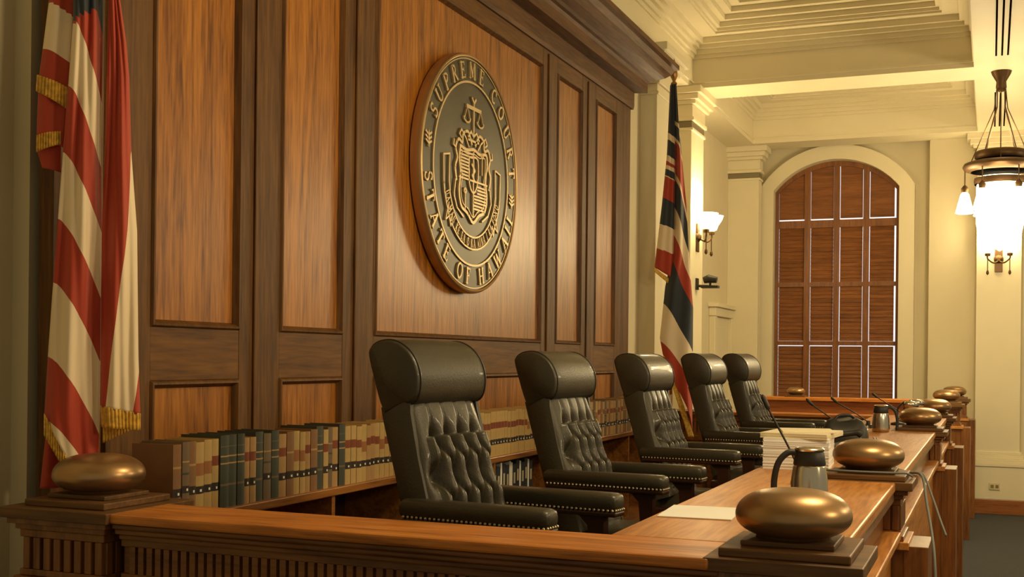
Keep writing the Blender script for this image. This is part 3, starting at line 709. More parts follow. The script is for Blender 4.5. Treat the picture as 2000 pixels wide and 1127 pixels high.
# far railing
fr = thing('far_railing', 'wooden railing with ledge in front of the arched window', 'railing', (0, 0, 0))
b = MB(); b.box(-2.45, -0.60, 13.22, 13.5, Z(DT+0.02), Z(DT+0.058)); b.build('rail_cap', 'desk_x', fr, bevel=0.006)
b = MB(); b.box(-2.40, -0.60, 13.27, 13.45, 0, Z(DT+0.02)); b.build('rail_panel', 'basewood', fr)
b = MB(); b.box(-2.42, -0.60, 13.10, 13.27, Z(-0.66), Z(-0.62)); b.box(-2.42, -0.60, 13.17, 13.27, 0.0, Z(-0.66)); b.build('rail_ledge', 'desk_x', fr, bevel=0.006)
DTs = DT; DT = DT+0.018
post(-0.43, 13.35, 0.17, True, 0, fr)
fp = thing('far_post', 'stepped wooden post under the smallest dome near the far wall', 'post', (0, 0, 0))
post(-0.40, 15.2, 0.17, True, 0, fp)
DT = DTs
# ------------------------------------------------------------------ chairs
def make_chair():
    t = thing('judge_chair', '', 'chair', (0, 0, 0), 0, 'black leather judges chairs behind the bench')
    th = math.radians(17.5)
    up = Vector((-math.sin(th), 0, math.cos(th))); fw = Vector((math.cos(th), 0, math.sin(th))); org = Vector((-0.185, 0, 0.46))
    def P(s, tt, wd): return tuple(org+up*s+fw*tt+Vector((0, wd, 0)))
    # tufted backrest: s 0..0.60
    b = MB(); loops = []
    NS = 84; S1 = 0.615
    btn = []
    rows_ = [0.455, 0.335, 0.215, 0.095]
    for r, s in enumerate(rows_):
        n = 4 if r % 2 == 0 else 5
        for k in range(n): btn.append(((k-(n-1)/2)*0.084, s))
    def tuft(wd, s):
        d = 0.0
        if abs(wd) < 0.255:
            best = 9
            for (bw, bs) in btn:
                q = math.hypot((wd-bw)/0.024, (s-bs)/0.036)
                best = min(best, q)
            d -= 0.042*math.exp(-best*best*0.8)
            # diagonal creases between buttons
            px, py = 0.084, 0.24
            a = (wd-0.042)/px; c = (s-0.455)/py
            u1 = (a+c); u2 = (a-c)
            e1 = abs(u1-round(u1)); e2 = abs(u2-round(u2))
            inside = 1.0 if (0.05 < s < 0.465 and abs(wd) < 0.175) else 0.0
            cr = max(math.exp(-(e1/0.10)**2), math.exp(-(e2/0.10)**2))
            d -= 0.026*cr*inside
            # channels running up to the headrest
            if s > 0.455:
                e = abs(a-round(a)); d -= 0.017*math.exp(-(e/0.11)**2)*(1.0 if abs(wd) < 0.15 else 0)*max(0, 1-(s-0.455)/0.2)
            d += 0.022*inside
        return d
    for j in range(NS+1):
        s = S1*j/NS; hw = 0.245-0.030*(s/S1); T = 0.112+0.015*math.sin(PI*s/S1)
        lp = []; NF = 88
        for k in range(NF+1):
            wd = -1+2*k/NF; ww = wd*hw
            edge = (1-abs(wd)**6)**0.5 if abs(wd) < 1 else 0
            tt = 0.045+(T-0.045)*edge+tuft(ww, s)*edge
            lp.append(P(s, tt, ww))
        lp += [P(s, 0.02, hw+0.0), P(s, 0.0, hw-0.02), P(s, -0.01, 0.0), P(s, 0.0, -hw+0.02), P(s, 0.02, -hw)]
        loops.append(lp)
    b.loft(loops); b.build('backrest', 'leather', t, smooth=True)
    # side panel of the back (smooth wing, joins headrest)
    # headrest roll
    b = MB(); HW = 0.222
    prof = [(0.555, 0.0), (0.565, 0.09), (0.56, 0.125), (0.568, 0.155), (0.595, 0.180), (0.635, 0.196), (0.68, 0.196), (0.722, 0.180), (0.757, 0.148), (0.780, 0.108), (0.790, 0.06), (0.788, 0.025), (0.778, 0.003), (0.76, -0.010), (0.68, -0.012), (0.60, -0.01)]
    prof = [(a+0.018, c*0.84) for a, c in prof]
    pr = bez([(a, c, 0) for a, c in prof]+[(prof[0][0], prof[0][1], 0)], 4)[:-1]
    cs, ct = 0.69, 0.072
    st = [(-HW, 0.90), (-HW+0.004, 0.955), (-HW+0.014, 0.985), (-HW+0.03, 1.0), (-0.15, 1.01), (0, 1.015), (0.15, 1.01), (HW-0.03, 1.0), (HW-0.014, 0.985), (HW-0.004, 0.955), (HW, 0.90)]
    b.loft([[P(cs+(p.x-cs)*k, ct+(p.y-ct)*k, wd) for p in pr] for wd, k in st])
    hr = b.build('headrest', 'leather', t, auto=0.9)
    for wd in (-HW+0.016, HW-0.016):
        b = MB(); pts = [P(cs+(p.x-cs)*0.992, ct+(p.y-ct)*0.992, wd) for p in pr]; pts.append(pts[0])
        b.tube(pts, 0.0035, 6); b.build('piping', 'leather_seam', hr, smooth=True)
    # side wings below the headrest
    for sg in (-1, 1):
        b = MB(); loops = []
        for s, t1, hw in ((0.0, 0.095, 0.247), (0.2, 0.09, 0.237), (0.4, 0.09, 0.227), (0.55, 0.10, 0.221), (0.60, 0.11, 0.215)):
            loops.append([P(s, -0.014, sg*(hw-0.03)), P(s, -0.012, sg*(hw-0.005)), P(s, 0.0, sg*hw), P(s, t1-0.02, sg*(hw+0.004)), P(s, t1, sg*(hw-0.002)), P(s, t1, sg*(hw-0.02))])
        b.loft(loops); b.build('back_side', 'leather', t, auto=0.8)
    # seat
    b = MB(); loops = []
    for z, g in ((0.30, 0.03), (0.31, 0.008), (0.34, 0.0), (0.42, 0.0), (0.46, 0.008), (0.49, 0.03), (0.505, 0.08)):
        lp = []; hx, hy = 0.29-g, 0.215-g
        for k in range(40):
            a = 2*PI*k/40; c_, s_ = math.cos(a), math.sin(a)
            lp.append((0.06+hx*math.copysign(abs(c_)**0.35, c_), hy*math.copysign(abs(s_)**0.35, s_), z))
        loops.append(lp)
    b.loft(loops); b.build('seat', 'leather', t, smooth=True)
    # arms
    for sg in (-1, 1):
        yc = sg*0.248; b = MB(); loops = []
        for x, wd, hh in ((-0.25, 0.038, 0.022), (-0.24, 0.043, 0.030), (0.20, 0.045, 0.032), (0.262, 0.045, 0.031), (0.277, 0.040, 0.026), (0.283, 0.030, 0.018)):
            lp = []
            for k in range(24):
                a = 2*PI*k/24; c_, s_ = math.cos(a), math.sin(a)
                lp.append((x, yc+wd*math.copysign(abs(c_)**0.55, c_), 0.720+hh*math.copysign(abs(s_)**0.6, s_)))
            loops.append(lp)
        b.loft(loops); arm = b.build('armrest', 'leather', t, auto=1.0)
        b = MB()
        def nail(c, nx, ny):
            r = 0.0052; lp = []
            for rr, h in ((r, -0.002), (r, 0.0008), (r*0.7, 0.003), (r*0.2, 0.0042)):
                lp.append([(c[0]+nx*h-ny*rr*math.cos(PI*q/4), c[1]+ny*h+nx*rr*math.cos(PI*q/4), c[2]+rr*math.sin(PI*q/4)) for q in range(8)])
            b.loft(lp)
        n = 31
        for k in range(n):
            for s2 in (-1, 1): nail((-0.23+0.502*k/(n-1), yc+s2*0.043, 0.696), 0, s2)
        for k in range(5): nail((0.281, yc-0.032+0.016*k, 0.696), 1, 0)
        b.build('nailhead_trim', 'nail', arm, smooth=False)
        b = MB(); b.box(-0.24, 0.282, yc-0.040, yc+0.040, 0.674, 0.692); b.build('arm_rail', 'darkwood', arm, bevel=0.006)
        b = MB(); loops = []
        for z, x, hx in ((0.40, 0.17, 0.035), (0.47, 0.185, 0.035), (0.56, 0.205, 0.028), (0.64, 0.20, 0.03), (0.680, 0.18, 0.05)):
            loops.append([(x-hx, yc-0.02, z), (x+hx, yc-0.02, z), (x+hx, yc+0.02, z), (x-hx, yc+0.02, z)])
        b.loft(loops); b.build('arm_support', 'darkwood', t, auto=0.8)
        b = MB(); b.box(-0.2, 0.2, min(sg*0.205, sg*0.282), max(sg*0.205, sg*0.282), 0.385, 0.43); b.build('arm_bracket', 'darkwood', t, bevel=0.006)
    b = MB(); b.lathe([(0.05, 0.07), (0.05, 0.12), (0.032, 0.13), (0.032, 0.30), (0.09, 0.305)], n=20); b.build('column', 'blackplastic', t, auto=0.8)
    for k in range(5):
        a = 2*PI*k/5+0.3; c_, s_ = math.cos(a), math.sin(a); b = MB()
        b.tube([(0.03*c_, 0.03*s_, 0.10), (0.18*c_, 0.18*s_, 0.085), (0.28*c_, 0.28*s_, 0.065)], [0.028, 0.022, 0.018], 10)
        lg = b.build('leg', 'darkwood', t, smooth=True)
        b = MB(); b.lathe([(0.026, -0.012), (0.028, 0), (0.026, 0.012)], (0.28*c_, 0.28*s_, 0.028), 16, axis='X'); b.build('caster', 'blackplastic', lg, smooth=False)
    return t
ch = make_chair()
CH = [(-1.46, 3.61, -7, 0.027, 'nearest black leather tufted judge chair, largest of the row'),
      (-1.465, 4.92, -5, 0.0, 'second nearest black leather tufted judge chair with white paper ahead of it'),
      (-1.465, 6.38, -4, 0.0, 'middle black leather tufted judge chair in front of the far flag'),
      (-1.465, 7.87, -3, 0.012, 'fourth black leather tufted judge chair, right of the far flag'),
      (-1.465, 9.16, -3, 0.02, 'farthest and smallest black leather tufted judge chair near the arched window')]
for i, (x, yy, rz, dz, lab) in enumerate(CH):
    o = ch if i == 0 else copy_tree(ch)
    o.location = (x, yy, Z(PLAT)+0.0); o.rotation_euler = (0, 0, math.radians(rz)); o['label'] = lab
    s = 1.0+dz/1.27; o.scale = (1, 1, s)
# ------------------------------------------------------------------ flags
def cloth(name, C0, Lx, sc_l, sc_z, pxc, pyh, folds, mats, parent, dep):
    """folds: list of dict(name, left(y), right(y), y0(s), y1(s), t(s,y)->ramp coord, depth(s,y), mat)"""
    L2 = Vector((Lx[0], Lx[1], 0)).normalized(); Nf = Vector((L2.y, -L2.x, 0))       # towards the viewer
    for fd in folds:
        ns, nz = fd.get('ns', 26), fd.get('nz', 90)
        vs = []; uvs = []
        for j in range(nz+1):
            for i in range(ns+1):
                s = i/ns; ya = fd['y0'](s); yb = fd['y1'](s); y = ya+(yb-ya)*j/nz
                xl = fd['left'](y); xr = fd['right'](y); x = xl+(xr-xl)*s
                p = Vector((C0[0], C0[1], 0))+L2*((x-pxc)*sc_l)+Nf*fd['depth'](s, y); p.z = Z((pyh-y)*sc_z)
                vs.append(tuple(p)); uvs.append((s, fd['t'](s, y)))
        fs = [(j*(ns+1)+i, j*(ns+1)+i+1, (j+1)*(ns+1)+i+1, (j+1)*(ns+1)+i) for j in range(nz) for i in range(ns)]
        me = bpy.data.meshes.new(fd['name']); me.from_pydata(vs, [], fs); uvl = me.uv_layers.new(name='UVMap')
        for lo in me.loops: uvl.data[lo.index].uv = uvs[lo.vertex_index]
        for p in me.polygons: p.use_smooth = True
        me.materials.append(M[fd['mat']] if isinstance(fd['mat'], str) else fd['mat'])
        o = bpy.data.objects.new(fd['name'], me); sc.collection.objects.link(o); o.parent = parent
        m = o.modifiers.new('thick', 'SOLIDIFY'); m.thickness = 0.003; m.offset = 0
def interp(pts):
    def f(y):
        if y <= pts[0][0]: return pts[0][1]
        for (a, va), (b_, vb) in zip(pts, pts[1:]):
            if y <= b_:
                k = (y-a)/(b_-a); return va+(vb-va)*k
        return pts[-1][1]
    return f
M['us'] = stripes('red_white_stripes', [(0, FB)]+[(0.05*(k+1), FR if k % 2 == 0 else FW) for k in range(18)])
fl = thing('striped_flag', 'large red and white striped flag with gold fringe hanging at the left', 'flag', (0, 0, 0))
PC = Vector((-2.685, 3.085))
# t: 0.05 per stripe. in fold B stripe boundaries at left edge y=45,171,297,435,555,697,815
def dropB(s): return 150*s**1.5
kB = interp([(-200, -0.9), (-80, 0.0), (45, 1.0), (171, 2.0), (297, 3.0), (435, 4.0), (555, 5.0), (697, 6.0), (815, 7.0), (940, 8.0)])
def tB(s, y):
    if y < 50-40*s: return 0.01
    v = kB(y-dropB(s))
    return 0.05*(v+1)+0.0005     # v in [1,2) white
folds = [
 dict(name='flag_cloth', mat='us', left=interp([(-120, 128), (45, 130), (171, 122), (300, 113), (435, 104), (555, 97), (697, 88), (815, 82), (900, 92)]),
      right=interp([(-120, 188), (300, 186), (450, 189), (950, 188)]), y0=lambda s: -110, y1=lambda s: 812+95*min(1, s/0.42)+8*s,
      t=tB, depth=lambda s, y: 0.045*math.sin(PI*min(1, s*1.05+0.02))**0.8+0.010*math.sin(s*9+y*0.006)+0.006*math.sin(s*21-y*0.01)-0.02*s),
 dict(name='flag_cloth', mat='us', left=interp([(-120, 199), (300, 195), (450, 190), (950, 191)]),
      right=interp([(-120, 214), (0, 220), (80, 233), (150, 240), (300, 246), (450, 259), (700, 264), (812, 269)]), y0=lambda s: -110, y1=lambda s: 795+16*s,
      t=lambda s, y: 0.10+max(-0.04, min(0.04, 0.2*(s-interp([(0, 1.4), (280, 1.05), (300, 0.95), (500, 0.62), (600, 0.42), (700, 0.26), (795, 0.12)])(y)))) if s < 0.78 or y < 690 else 0.15+max(-0.04, min(0.04, 0.2*(s-interp([(0, 2), (700, 1.05), (735, 0.97), (812, 0.80)])(y)))),
      depth=lambda s, y: 0.035*math.sin(PI*(s*0.9+0.05))+0.010*math.sin(s*8+y*0.008)+0.004*math.sin(s*23), ns=60, nz=160),
 dict(name='flag_cloth', mat='us', left=interp([(-120, 90), (0, 83), (95, 72), (160, 64), (270, 61), (340, 72)]),
      right=interp([(-120, 132), (0, 131), (200, 120), (340, 108)]), y0=lambda s: -110, y1=lambda s: 268+25*s,
      t=lambda s, y: 0.05*(interp([(-110, 0.5), (6, 1.98), (8, 1.0), (95, 2.0), (260, 2.9)])(y-16*s-10*s*s)+0.01 if True else 0)+0.05*(1 if (y-26*s) >= 8 else 0),
      depth=lambda s, y: -0.035+0.03*math.sin(PI*s*0.8)+0.008*math.sin(s*7)),
 # fringes
 dict(name='fringe', mat='fringe', left=interp([(100, 64), (200, 58)]), right=lambda y: 119, y0=lambda s: 154+22*s, y1=lambda s: 186+32*s,
      t=lambda s, y: 0, depth=lambda s, y: -0.026+0.03*math.sin(PI*s*0.8)+0.003*math.sin(s*60), ns=60, nz=6),
 dict(name='fringe', mat='fringe', left=lambda y: 61, right=lambda y: 108, y0=lambda s: 270-8*s, y1=lambda s: 303-16*s,
      t=lambda s, y: 0, depth=lambda s, y: -0.030+0.03*math.sin(PI*s*0.8)+0.003*math.sin(s*60), ns=60, nz=6),
 dict(name='flag_cloth', mat='us', left=lambda y: 62+max(0, (y-300))*0.33, right=lambda y: 108, y0=lambda s: 296-10*s, y1=lambda s: 332+8*s,
      t=lambda s, y: 0.05*1.5, depth=lambda s, y: -0.045+0.02*math.sin(PI*s*0.8), nz=10),
 dict(name='fringe', mat='fringe', left=interp([(793, 190), (845, 194)]), right=lambda y: 270, y0=lambda s: 793+16*s, y1=lambda s: 836+6*s,
      t=lambda s, y: 0, depth=lambda s, y: 0.035*math.sin(PI*(s*0.9+0.05))+0.010*math.sin(s*8+6.4)+0.003*math.sin(s*70), ns=70, nz=6),
 dict(name='fringe', mat='fringe', left=lambda y: 196, right=lambda y: 262, y0=lambda s: 832, y1=lambda s: 868-30*s,
      t=lambda s, y: 0, depth=lambda s, y: -0.02+0.003*math.sin(s*70), ns=60, nz=6),
 dict(name='fringe', mat='fringe', left=lambda y: 82, right=lambda y: 126, y0=lambda s: 808+84*s, y1=lambda s: 850+72*s,
      t=lambda s, y: 0, depth=lambda s, y: 0.012+0.03*s+0.003*math.sin(s*60), ns=50, nz=6),
 dict(name='flag_cloth', mat='us', left=interp([(860, 84), (960, 74)]), right=lambda y: 118, y0=lambda s: 858+18*s, y1=lambda s: 955,
      t=lambda s, y: 0.05*1.5, depth=lambda s, y: -0.03+0.01*math.sin(s*6), nz=14),
]
cloth('flag', (-2.70, 3.035), (0.75, 0.66), 0.00156, 0.00166, 171, 691.5, folds, None, fl, 0)
b = MB(); px_, py_ = -2.70+0.75*0.0000, 3.035
pl = Vector((-2.728, 3.122))
b.tube([(pl.x, pl.y+0.005, Z(ST+0.02)), (pl.x, pl.y+0.005, Z(2.2))], 0.0085, 12); b.build('flag_pole', 'brass', fl, smooth=True)
b = MB(); b.lathe([(0.04, 0.0), (0.04, 0.012), (0.03, 0.02), (0.02, 0.03), (0.016, 0.06)], (pl.x, pl.y+0.005, Z(ST)), 24); b.build('pole_base', 'brass', fl, auto=0.8)
# far flag
hs = [(0, FB), (0.10, FW), (0.13, FB), (0.2, FW), (0.23, FR), (0.30, FB), (0.40, FW), (0.50, FR), (0.60, FB), (0.70, FW), (0.80, FR)]
M['hi'] = stripes('eight_stripe_flag', hs)
f2 = thing('far_flag', 'flag with navy, red and white bands hanging from a pole behind the middle chair', 'flag', (0, 0, 0))
FC = (-2.60, 10.12)
folds2 = [
 dict(name='flag_cloth', mat='hi', left=interp([(160, 1312), (300, 1307), (400, 1298), (530, 1284)]), right=interp([(160, 1322), (400, 1326), (550, 1327)]), y0=lambda s: 165, y1=lambda s: 522+26*s,
      t=lambda s, y: interp([(165, 0.0), (258, 0.10), (270, 0.13), (295, 0.19), (300, 0.2), (311, 0.225), (312, 0.231), (320, 0.24), (321, 0.205), (328, 0.22), (329, 0.14), (340, 0.18), (341, 0.235), (385, 0.295), (386, 0.31), (436, 0.399), (437, 0.41), (485, 0.499), (486, 0.51), (560, 0.59)])(y-14*s),
      depth=lambda s, y: 0.05*math.sin(PI*s)+0.01*math.sin(s*11)),
 dict(name='flag_cloth', mat='hi', left=interp([(160, 1319), (300, 1321), (500, 1318), (560, 1306), (660, 1296), (760, 1315), (850, 1352)]),
      right=interp([(160, 1321), (290, 1334), (400, 1345), (520, 1352), (600, 1360), (850, 1362)]), y0=lambda s: 165, y1=lambda s: 690+160*s**0.8,
      t=lambda s, y: interp([(0, 0.0), (235, 0.10), (242, 0.131), (262, 0.19), (268, 0.21), (272, 0.231), (330, 0.29), (335, 0.205), (345, 0.225), (346, 0.31), (395, 0.395), (400, 0.405), (450, 0.495), (455, 0.505), (500, 0.59), (505, 0.605), (590, 0.695), (592, 0.705), (665, 0.795), (668, 0.81), (850, 0.95)])(y-(40+90*(y > 330))*s**1.3 if False else y-95*s**1.2*min(1, max(0, (y-200)/250))),
      depth=lambda s, y: 0.02+0.06*math.sin(PI*s)+0.02*math.sin(s*9+y*0.01), ns=60, nz=320),
 dict(name='fringe', mat='fringe', left=lambda y: 1283, right=lambda y: 1312, y0=lambda s: 521+22*s, y1=lambda s: 530+24*s, t=lambda s, y: 0, depth=lambda s, y: 0.03, nz=4),
 dict(name='fringe', mat='fringe', left=interp([(680, 1297), (850, 1352)]), right=interp([(680, 1305), (850, 1364)]), y0=lambda s: 695, y1=lambda s: 852, t=lambda s, y: 0, depth=lambda s, y: 0.045, ns=4, nz=40),
]
cloth('flag2', FC, (0.9268, 0.3754), 0.00448, 0.00448, 1318, 701, folds2, None, f2, 0)
b = MB(); b.tube([(FC[0], FC[1]+0.02, Z(PLAT+0.02) if False else 0.05), (FC[0], FC[1]+0.02, Z(2.40))], 0.016, 12); b.build('flag_pole', 'brass', f2, smooth=True)
b = MB(); b.lathe([(0.012, 2.38), (0.03, 2.42), (0.012, 2.44), (0.034, 2.49), (0.022, 2.56), (0.002, 2.64)], (FC[0], FC[1]+0.02, E), 12); b.build('finial', 'brass', f2, smooth=True)
b = MB(); b.lathe([(0.13, 0.0), (0.13, 0.03), (0.04, 0.06), (0.03, 0.1)], (FC[0], FC[1]+0.02, 0), 24); b.build('pole_base', 'brass', f2, auto=0.8)
# ------------------------------------------------------------------ lamps that show
def bowl_shade(b, c, r0, r1, h, mat):
    b.lathe([(r0*0.5, 0), (r0, 0.012), (r0*1.25, h*0.35), (r1*0.85, h*0.7), (r1, h), (r1-0.006, h), (r1*0.8, h*0.7), (r0*1.1, h*0.35), (0.01, 0.02)], c, 24, mat)
def sconce(name, lab, loc, rz, pw):
    t = thing(name, lab, 'sconce', loc, rz, 'wall sconces with glass shades')   # mounted on the plane x=0, projecting to +x
    b = MB(); b.box(0, 0.02, -0.045, 0.045, -0.16, 0.14); b.lathe([(0.06, 0.0), (0.05, 0.03), (0.02, 0.05)], (0, 0, 0), 16, axis='X'); b.build('backplate', 'bronze', t, bevel=0.005)
    for sg in (-1, 1):
        b = MB(); b.tube(bez([(0.03, 0, -0.02), (0.10, sg*0.06, -0.05), (0.13, sg*0.125, 0.0), (0.13, sg*0.125, 0.05)], 6), 0.010, 8)
        b.lathe([(0.03, 0.03), (0.035, 0.06), (0.02, 0.075)], (0.13, sg*0.125, 0), 14); b.tube([(0.13, sg*0.125, 0.03), (0.13, sg*0.125, -0.15)], 0.006, 6)
        b.lathe([(0.004, -0.20), (0.018, -0.18), (0.014, -0.155), (0.006, -0.14)], (0.13, sg*0.125, 0), 10)
        arm = b.build('arm', 'bronze', t, auto=0.8)
        b = MB(); bowl_shade(b, (0.13, sg*0.125, 0.07), 0.055, 0.125, 0.16, None); b.build('glass_shade', 'glow', arm, smooth=True)
        c = math.cos(rz); s = math.sin(rz); lx, ly = 0.13, sg*0.125
        lamp('sconce_light', 'POINT', (loc[0]+lx*c-ly*s, loc[1]+lx*s+ly*c, loc[2]+0.30), pw, 0.06)
    return t
sconce('wall_sconce', 'two-arm sconce with glowing bowl shades on the pilaster beside the far flag', (-2.90, 12.34, Z(1.30)), 0, 22)
sconce('wall_sconce', 'brass two-arm sconce with hanging finials on the far pilaster behind the chandelier', (0.08, 15.68, Z(1.27)), -PI/2, 14)
cz = thing('chandelier', 'brass ring chandelier with blazing glass shades hanging from the beams', 'chandelier', (0.07, 12.37, Z(0)))
b = MB(); b.lathe([(0.02, 2.62), (0.05, 2.66), (0.045, 2.72), (0.085, 2.79), (0.095, 2.82)], n=24); b.build('canopy', 'bronze', cz, auto=0.8)
b = MB()
for k in range(4):
    a = PI/4+PI/2*k; b = MB(); b.tube([(0.045*math.cos(a), 0.045*math.sin(a), 2.66), (0.05*math.cos(a), 0.05*math.sin(a), 2.48), (0.21*math.cos(a), 0.21*math.sin(a), 2.0)], 0.006, 6); b.build('suspension_rod', 'bronze', cz)
for k in range(4):
    a = PI/2*k; b = MB(); b.tube([(0.04*math.cos(a), 0.04*math.sin(a), 2.66), (0.06*math.cos(a), 0.06*math.sin(a), 2.46), (0.28*math.cos(a), 0.28*math.sin(a), 1.92)], 0.005, 6); b.build('suspension_rod', 'bronze', cz)
b = MB(); b.lathe([(0.22, 1.97), (0.235, 1.99), (0.235, 2.03), (0.22, 2.05), (0.20, 2.03), (0.20, 1.99), (0.22, 1.97)], n=48); b.build('upper_ring', 'bronze', cz, auto=0.8)
b = MB(); b.lathe([(0.27, 1.85), (0.33, 1.87), (0.345, 1.90), (0.33, 1.93), (0.27, 1.95), (0.26, 1.90), (0.27, 1.85)], n=48)
for k in range(6):
    a = 2*PI*k/6; b.tube([(0.32*math.cos(a), 0.32*math.sin(a), 1.90), (0.32*math.cos(a), 0.32*math.sin(a), 1.68)], 0.007, 6)
    b.lathe([(0.03, 1.66), (0.035, 1.70), (0.012, 1.73)], (0.32*math.cos(a), 0.32*math.sin(a), 0), 12)
b.lathe([(0.235, 1.73), (0.24, 1.76), (0.235, 1.79), (0.22, 1.76), (0.235, 1.73)], n=40)
b.build('lamp_ring', 'bronze', cz, auto=0.8)
for k in range(6):
    a = 2*PI*k/6; b = MB(); c = (0.32*math.cos(a), 0.32*math.sin(a), 0)
    b.lathe([(0.02, 1.665), (0.04, 1.64), (0.055, 1.58), (0.075, 1.50), (0.085, 1.46), (0.075, 1.455), (0.01, 1.47)], c, 20); b.build('glass_shade', 'glow', cz, smooth=True)
b = MB(); b.lathe([(0.20, 1.80), (0.215, 1.70), (0.215, 1.35), (0.19, 1.22), (0.13, 1.13), (0.03, 1.10), (0.005, 1.08)], n=32); b.build('glass_bowl', 'glow', cz, smooth=True)
lamp('chandelier_and_fill_light', 'POINT', (0.07, 12.37, Z(0.9)), 60, 0.2)
lamp('chandelier_and_fill_light', 'POINT', (0.07, 11.85, Z(1.5)), 25, 0.12)
lamp('chandelier_and_fill_light', 'POINT', (0.07, 12.37, Z(2.2)), 18, 0.12)
lamp('chandelier_and_fill_light', 'POINT', (0.6, 12.37, Z(1.5)), 25, 0.12)
lamp('chandelier_and_fill_light', 'POINT', (-0.46, 12.37, Z(1.5)), 30, 0.12)
lamp('chandelier_and_fill_light', 'POINT', (0.07, 12.9, Z(1.5)), 20, 0.12)
# dark bracket fixture under the near sconce
t = thing('security_camera', 'small dark fixture on a bracket on the pilaster below the glowing sconce', 'camera', (-2.90, 12.34, Z(0.82)))
b = MB(); b.box(0, 0.02, -0.04, 0.04, -0.08, 0.04); b.tube([(0.02, 0, -0.04), (0.2, 0, -0.05)], 0.014, 8); b.box(0.06, 0.24, -0.05, 0.05, -0.065, -0.04); b.build('bracket', 'blackplastic', t)
b = MB(); b.tube([(0.08, 0, 0.02), (0.13, 0, 0.035), (0.22, 0, 0.02)], [0.035, 0.045, 0.032], 12); b.box(0.14, 0.16, -0.012, 0.012, -0.04, 0.0); b.build('camera_body', 'blackplastic', t, smooth=False)
# outlet on far pilaster plinth
t = thing('wall_outlet', 'ivory electrical outlet on the plinth of the far pilaster', 'outlet', (0.06, 15.575, 0.34))
b = MB(); b.box(-0.06, 0.06, -0.012, 0, -0.04, 0.04); b.build('cover_plate', 'socket', t, bevel=0.003)
b = MB(); b.box(-0.045, -0.01, -0.016, -0.012, -0.02, 0.02); b.box(0.01, 0.045, -0.016, -0.012, -0.02, 0.02); b.build('receptacle', 'capband', t)
# ------------------------------------------------------------------ things on the desk
ZD = Z(DT)
def paper(name, lab, x, yy, rz, sx, sy, h, mat, cat, grp=None, z=ZD+0.0005):
    b = MB(); n = max(1, int(h/0.004))
    if h < 0.006: b.box(-sx/2, sx/2, -sy/2, sy/2, 0, h)
    else:
        for k in range(n):
            dx, dy = random.uniform(-.0016, .0016), random.uniform(-.0016, .0016)
            b.box(-sx/2+dx, sx/2+dx, -sy/2+dy, sy/2+dy, h*k/n, h*(k+1)/n)
    o = b.build(name, mat); o.location = (x, yy, z); o.rotation_euler = (0, 0, math.radians(rz)); return tag(o, lab, cat, grp)
paper('paper_sheet', 'white sheets of paper lying on the desk behind the largest dome', -0.80, 3.50, 4, 0.215, 0.28, 0.003, 'paper', 'paper')
paper('paper_stack', 'thick stack of white papers on the desk beyond the steel jug', -0.765, 5.22, 3, 0.27, 0.33, 0.13, 'paper', 'paper stack')
paper('notepad', 'cream pad lying on top of the thick paper stack', -0.755, 5.24, -4, 0.28, 0.36, 0.022, 'cream_paper', 'notepad', z=ZD+0.1308)
paper('paper_sheet', 'loose cream sheet on top of the pad on the paper stack', -0.74, 5.27, 12, 0.22, 0.30, 0.004, 'cream_paper', 'paper', z=ZD+0.1532)
def carafe(lab, x, yy, rz, s=1.0):
    t = thing('carafe', lab, 'jug', (x, yy, ZD), rz, 'steel jugs on the bench')
    b = MB(); n = 48; loops = []
    for r, z in ((0.055, 0.0), (0.064, 0.005), (0.066, 0.03), (0.062, 0.10), (0.056, 0.14), (0.052, 0.15)):
        loops.append([(r*(1-0.02*(0.5+0.5*math.cos(12*2*PI*k/n)))*math.cos(2*PI*k/n), r*(1-0.02*(0.5+0.5*math.cos(12*2*PI*k/n)))*math.sin(2*PI*k/n), z) for k in range(n)])
    b.loft(loops); b.build('body', 'steel', t, smooth=True)
    b = MB(); b.lathe([(0.053, 0.145), (0.056, 0.15), (0.050, 0.19), (0.046, 0.195), (0.01, 0.197)], n=32); b.build('lid', 'blackplastic', t, auto=0.8)
    b = MB(); b.lathe([(0.050, 0.196), (0.052, 0.202), (0.046, 0.208), (0.02, 0.21)], n=32); b.build('rim', 'steel', t, auto=0.8)
    b = MB(); b.tube(bez([(-0.045, 0, 0.185), (-0.075, 0, 0.19), (-0.11, 0, 0.155), (-0.125, 0, 0.09), (-0.122, 0, 0.02)], 6), 0.011, 10); b.build('handle', 'blackplastic', t, smooth=True)
    t.scale = (s,)*3
carafe('steel jug with black lid and handle just behind the largest dome', -0.525, 3.80, math.radians(25), 0.90)
carafe('distant steel jug with black lid on the desk beside the third dome', -0.66, 8.05, math.radians(200), 0.85)
def mic(lab, x, yy, tip, lean, i):
    t = thing('gooseneck_microphone', lab, 'microphone', (x, yy, ZD), 0, 'gooseneck microphones on the bench')
    b = MB(); b.lathe([(0.04, 0), (0.04, 0.012), (0.034, 0.02), (0.015, 0.028), (0.012, 0.05)], n=20); b.build('base', 'blackplastic', t, auto=0.8)
    b = MB(); b.tube(bez([(0, 0, 0.04), tuple(Vector(tip)*0.4+Vector((0, 0, 0.03))), tuple(Vector(tip)*0.8+Vector((0, 0, 0.01))), tip], 8), 0.004, 8); b.build('gooseneck', 'blackplastic', t, smooth=True)
    d = Vector(tip).normalized(); tp = Vector(tip)
    b = MB(); b.tube([tuple(tp-d*0.005), tuple(tp+d*0.01), tuple(tp+d*0.045), tuple(tp+d*0.055)], [0.006, 0.009, 0.009, 0.004], 10); b.build('microphone_head', 'blackplastic', t, smooth=True)
mic('gooseneck microphone leaning left over the steel jug and paper stack', -0.645, 4.46, (-0.125, 0.0, 0.28), 0, 0)
mic('gooseneck microphone on the desk before the middle chair', -0.80, 7.35, (-0.20, 0.0, 0.19), 0, 1)
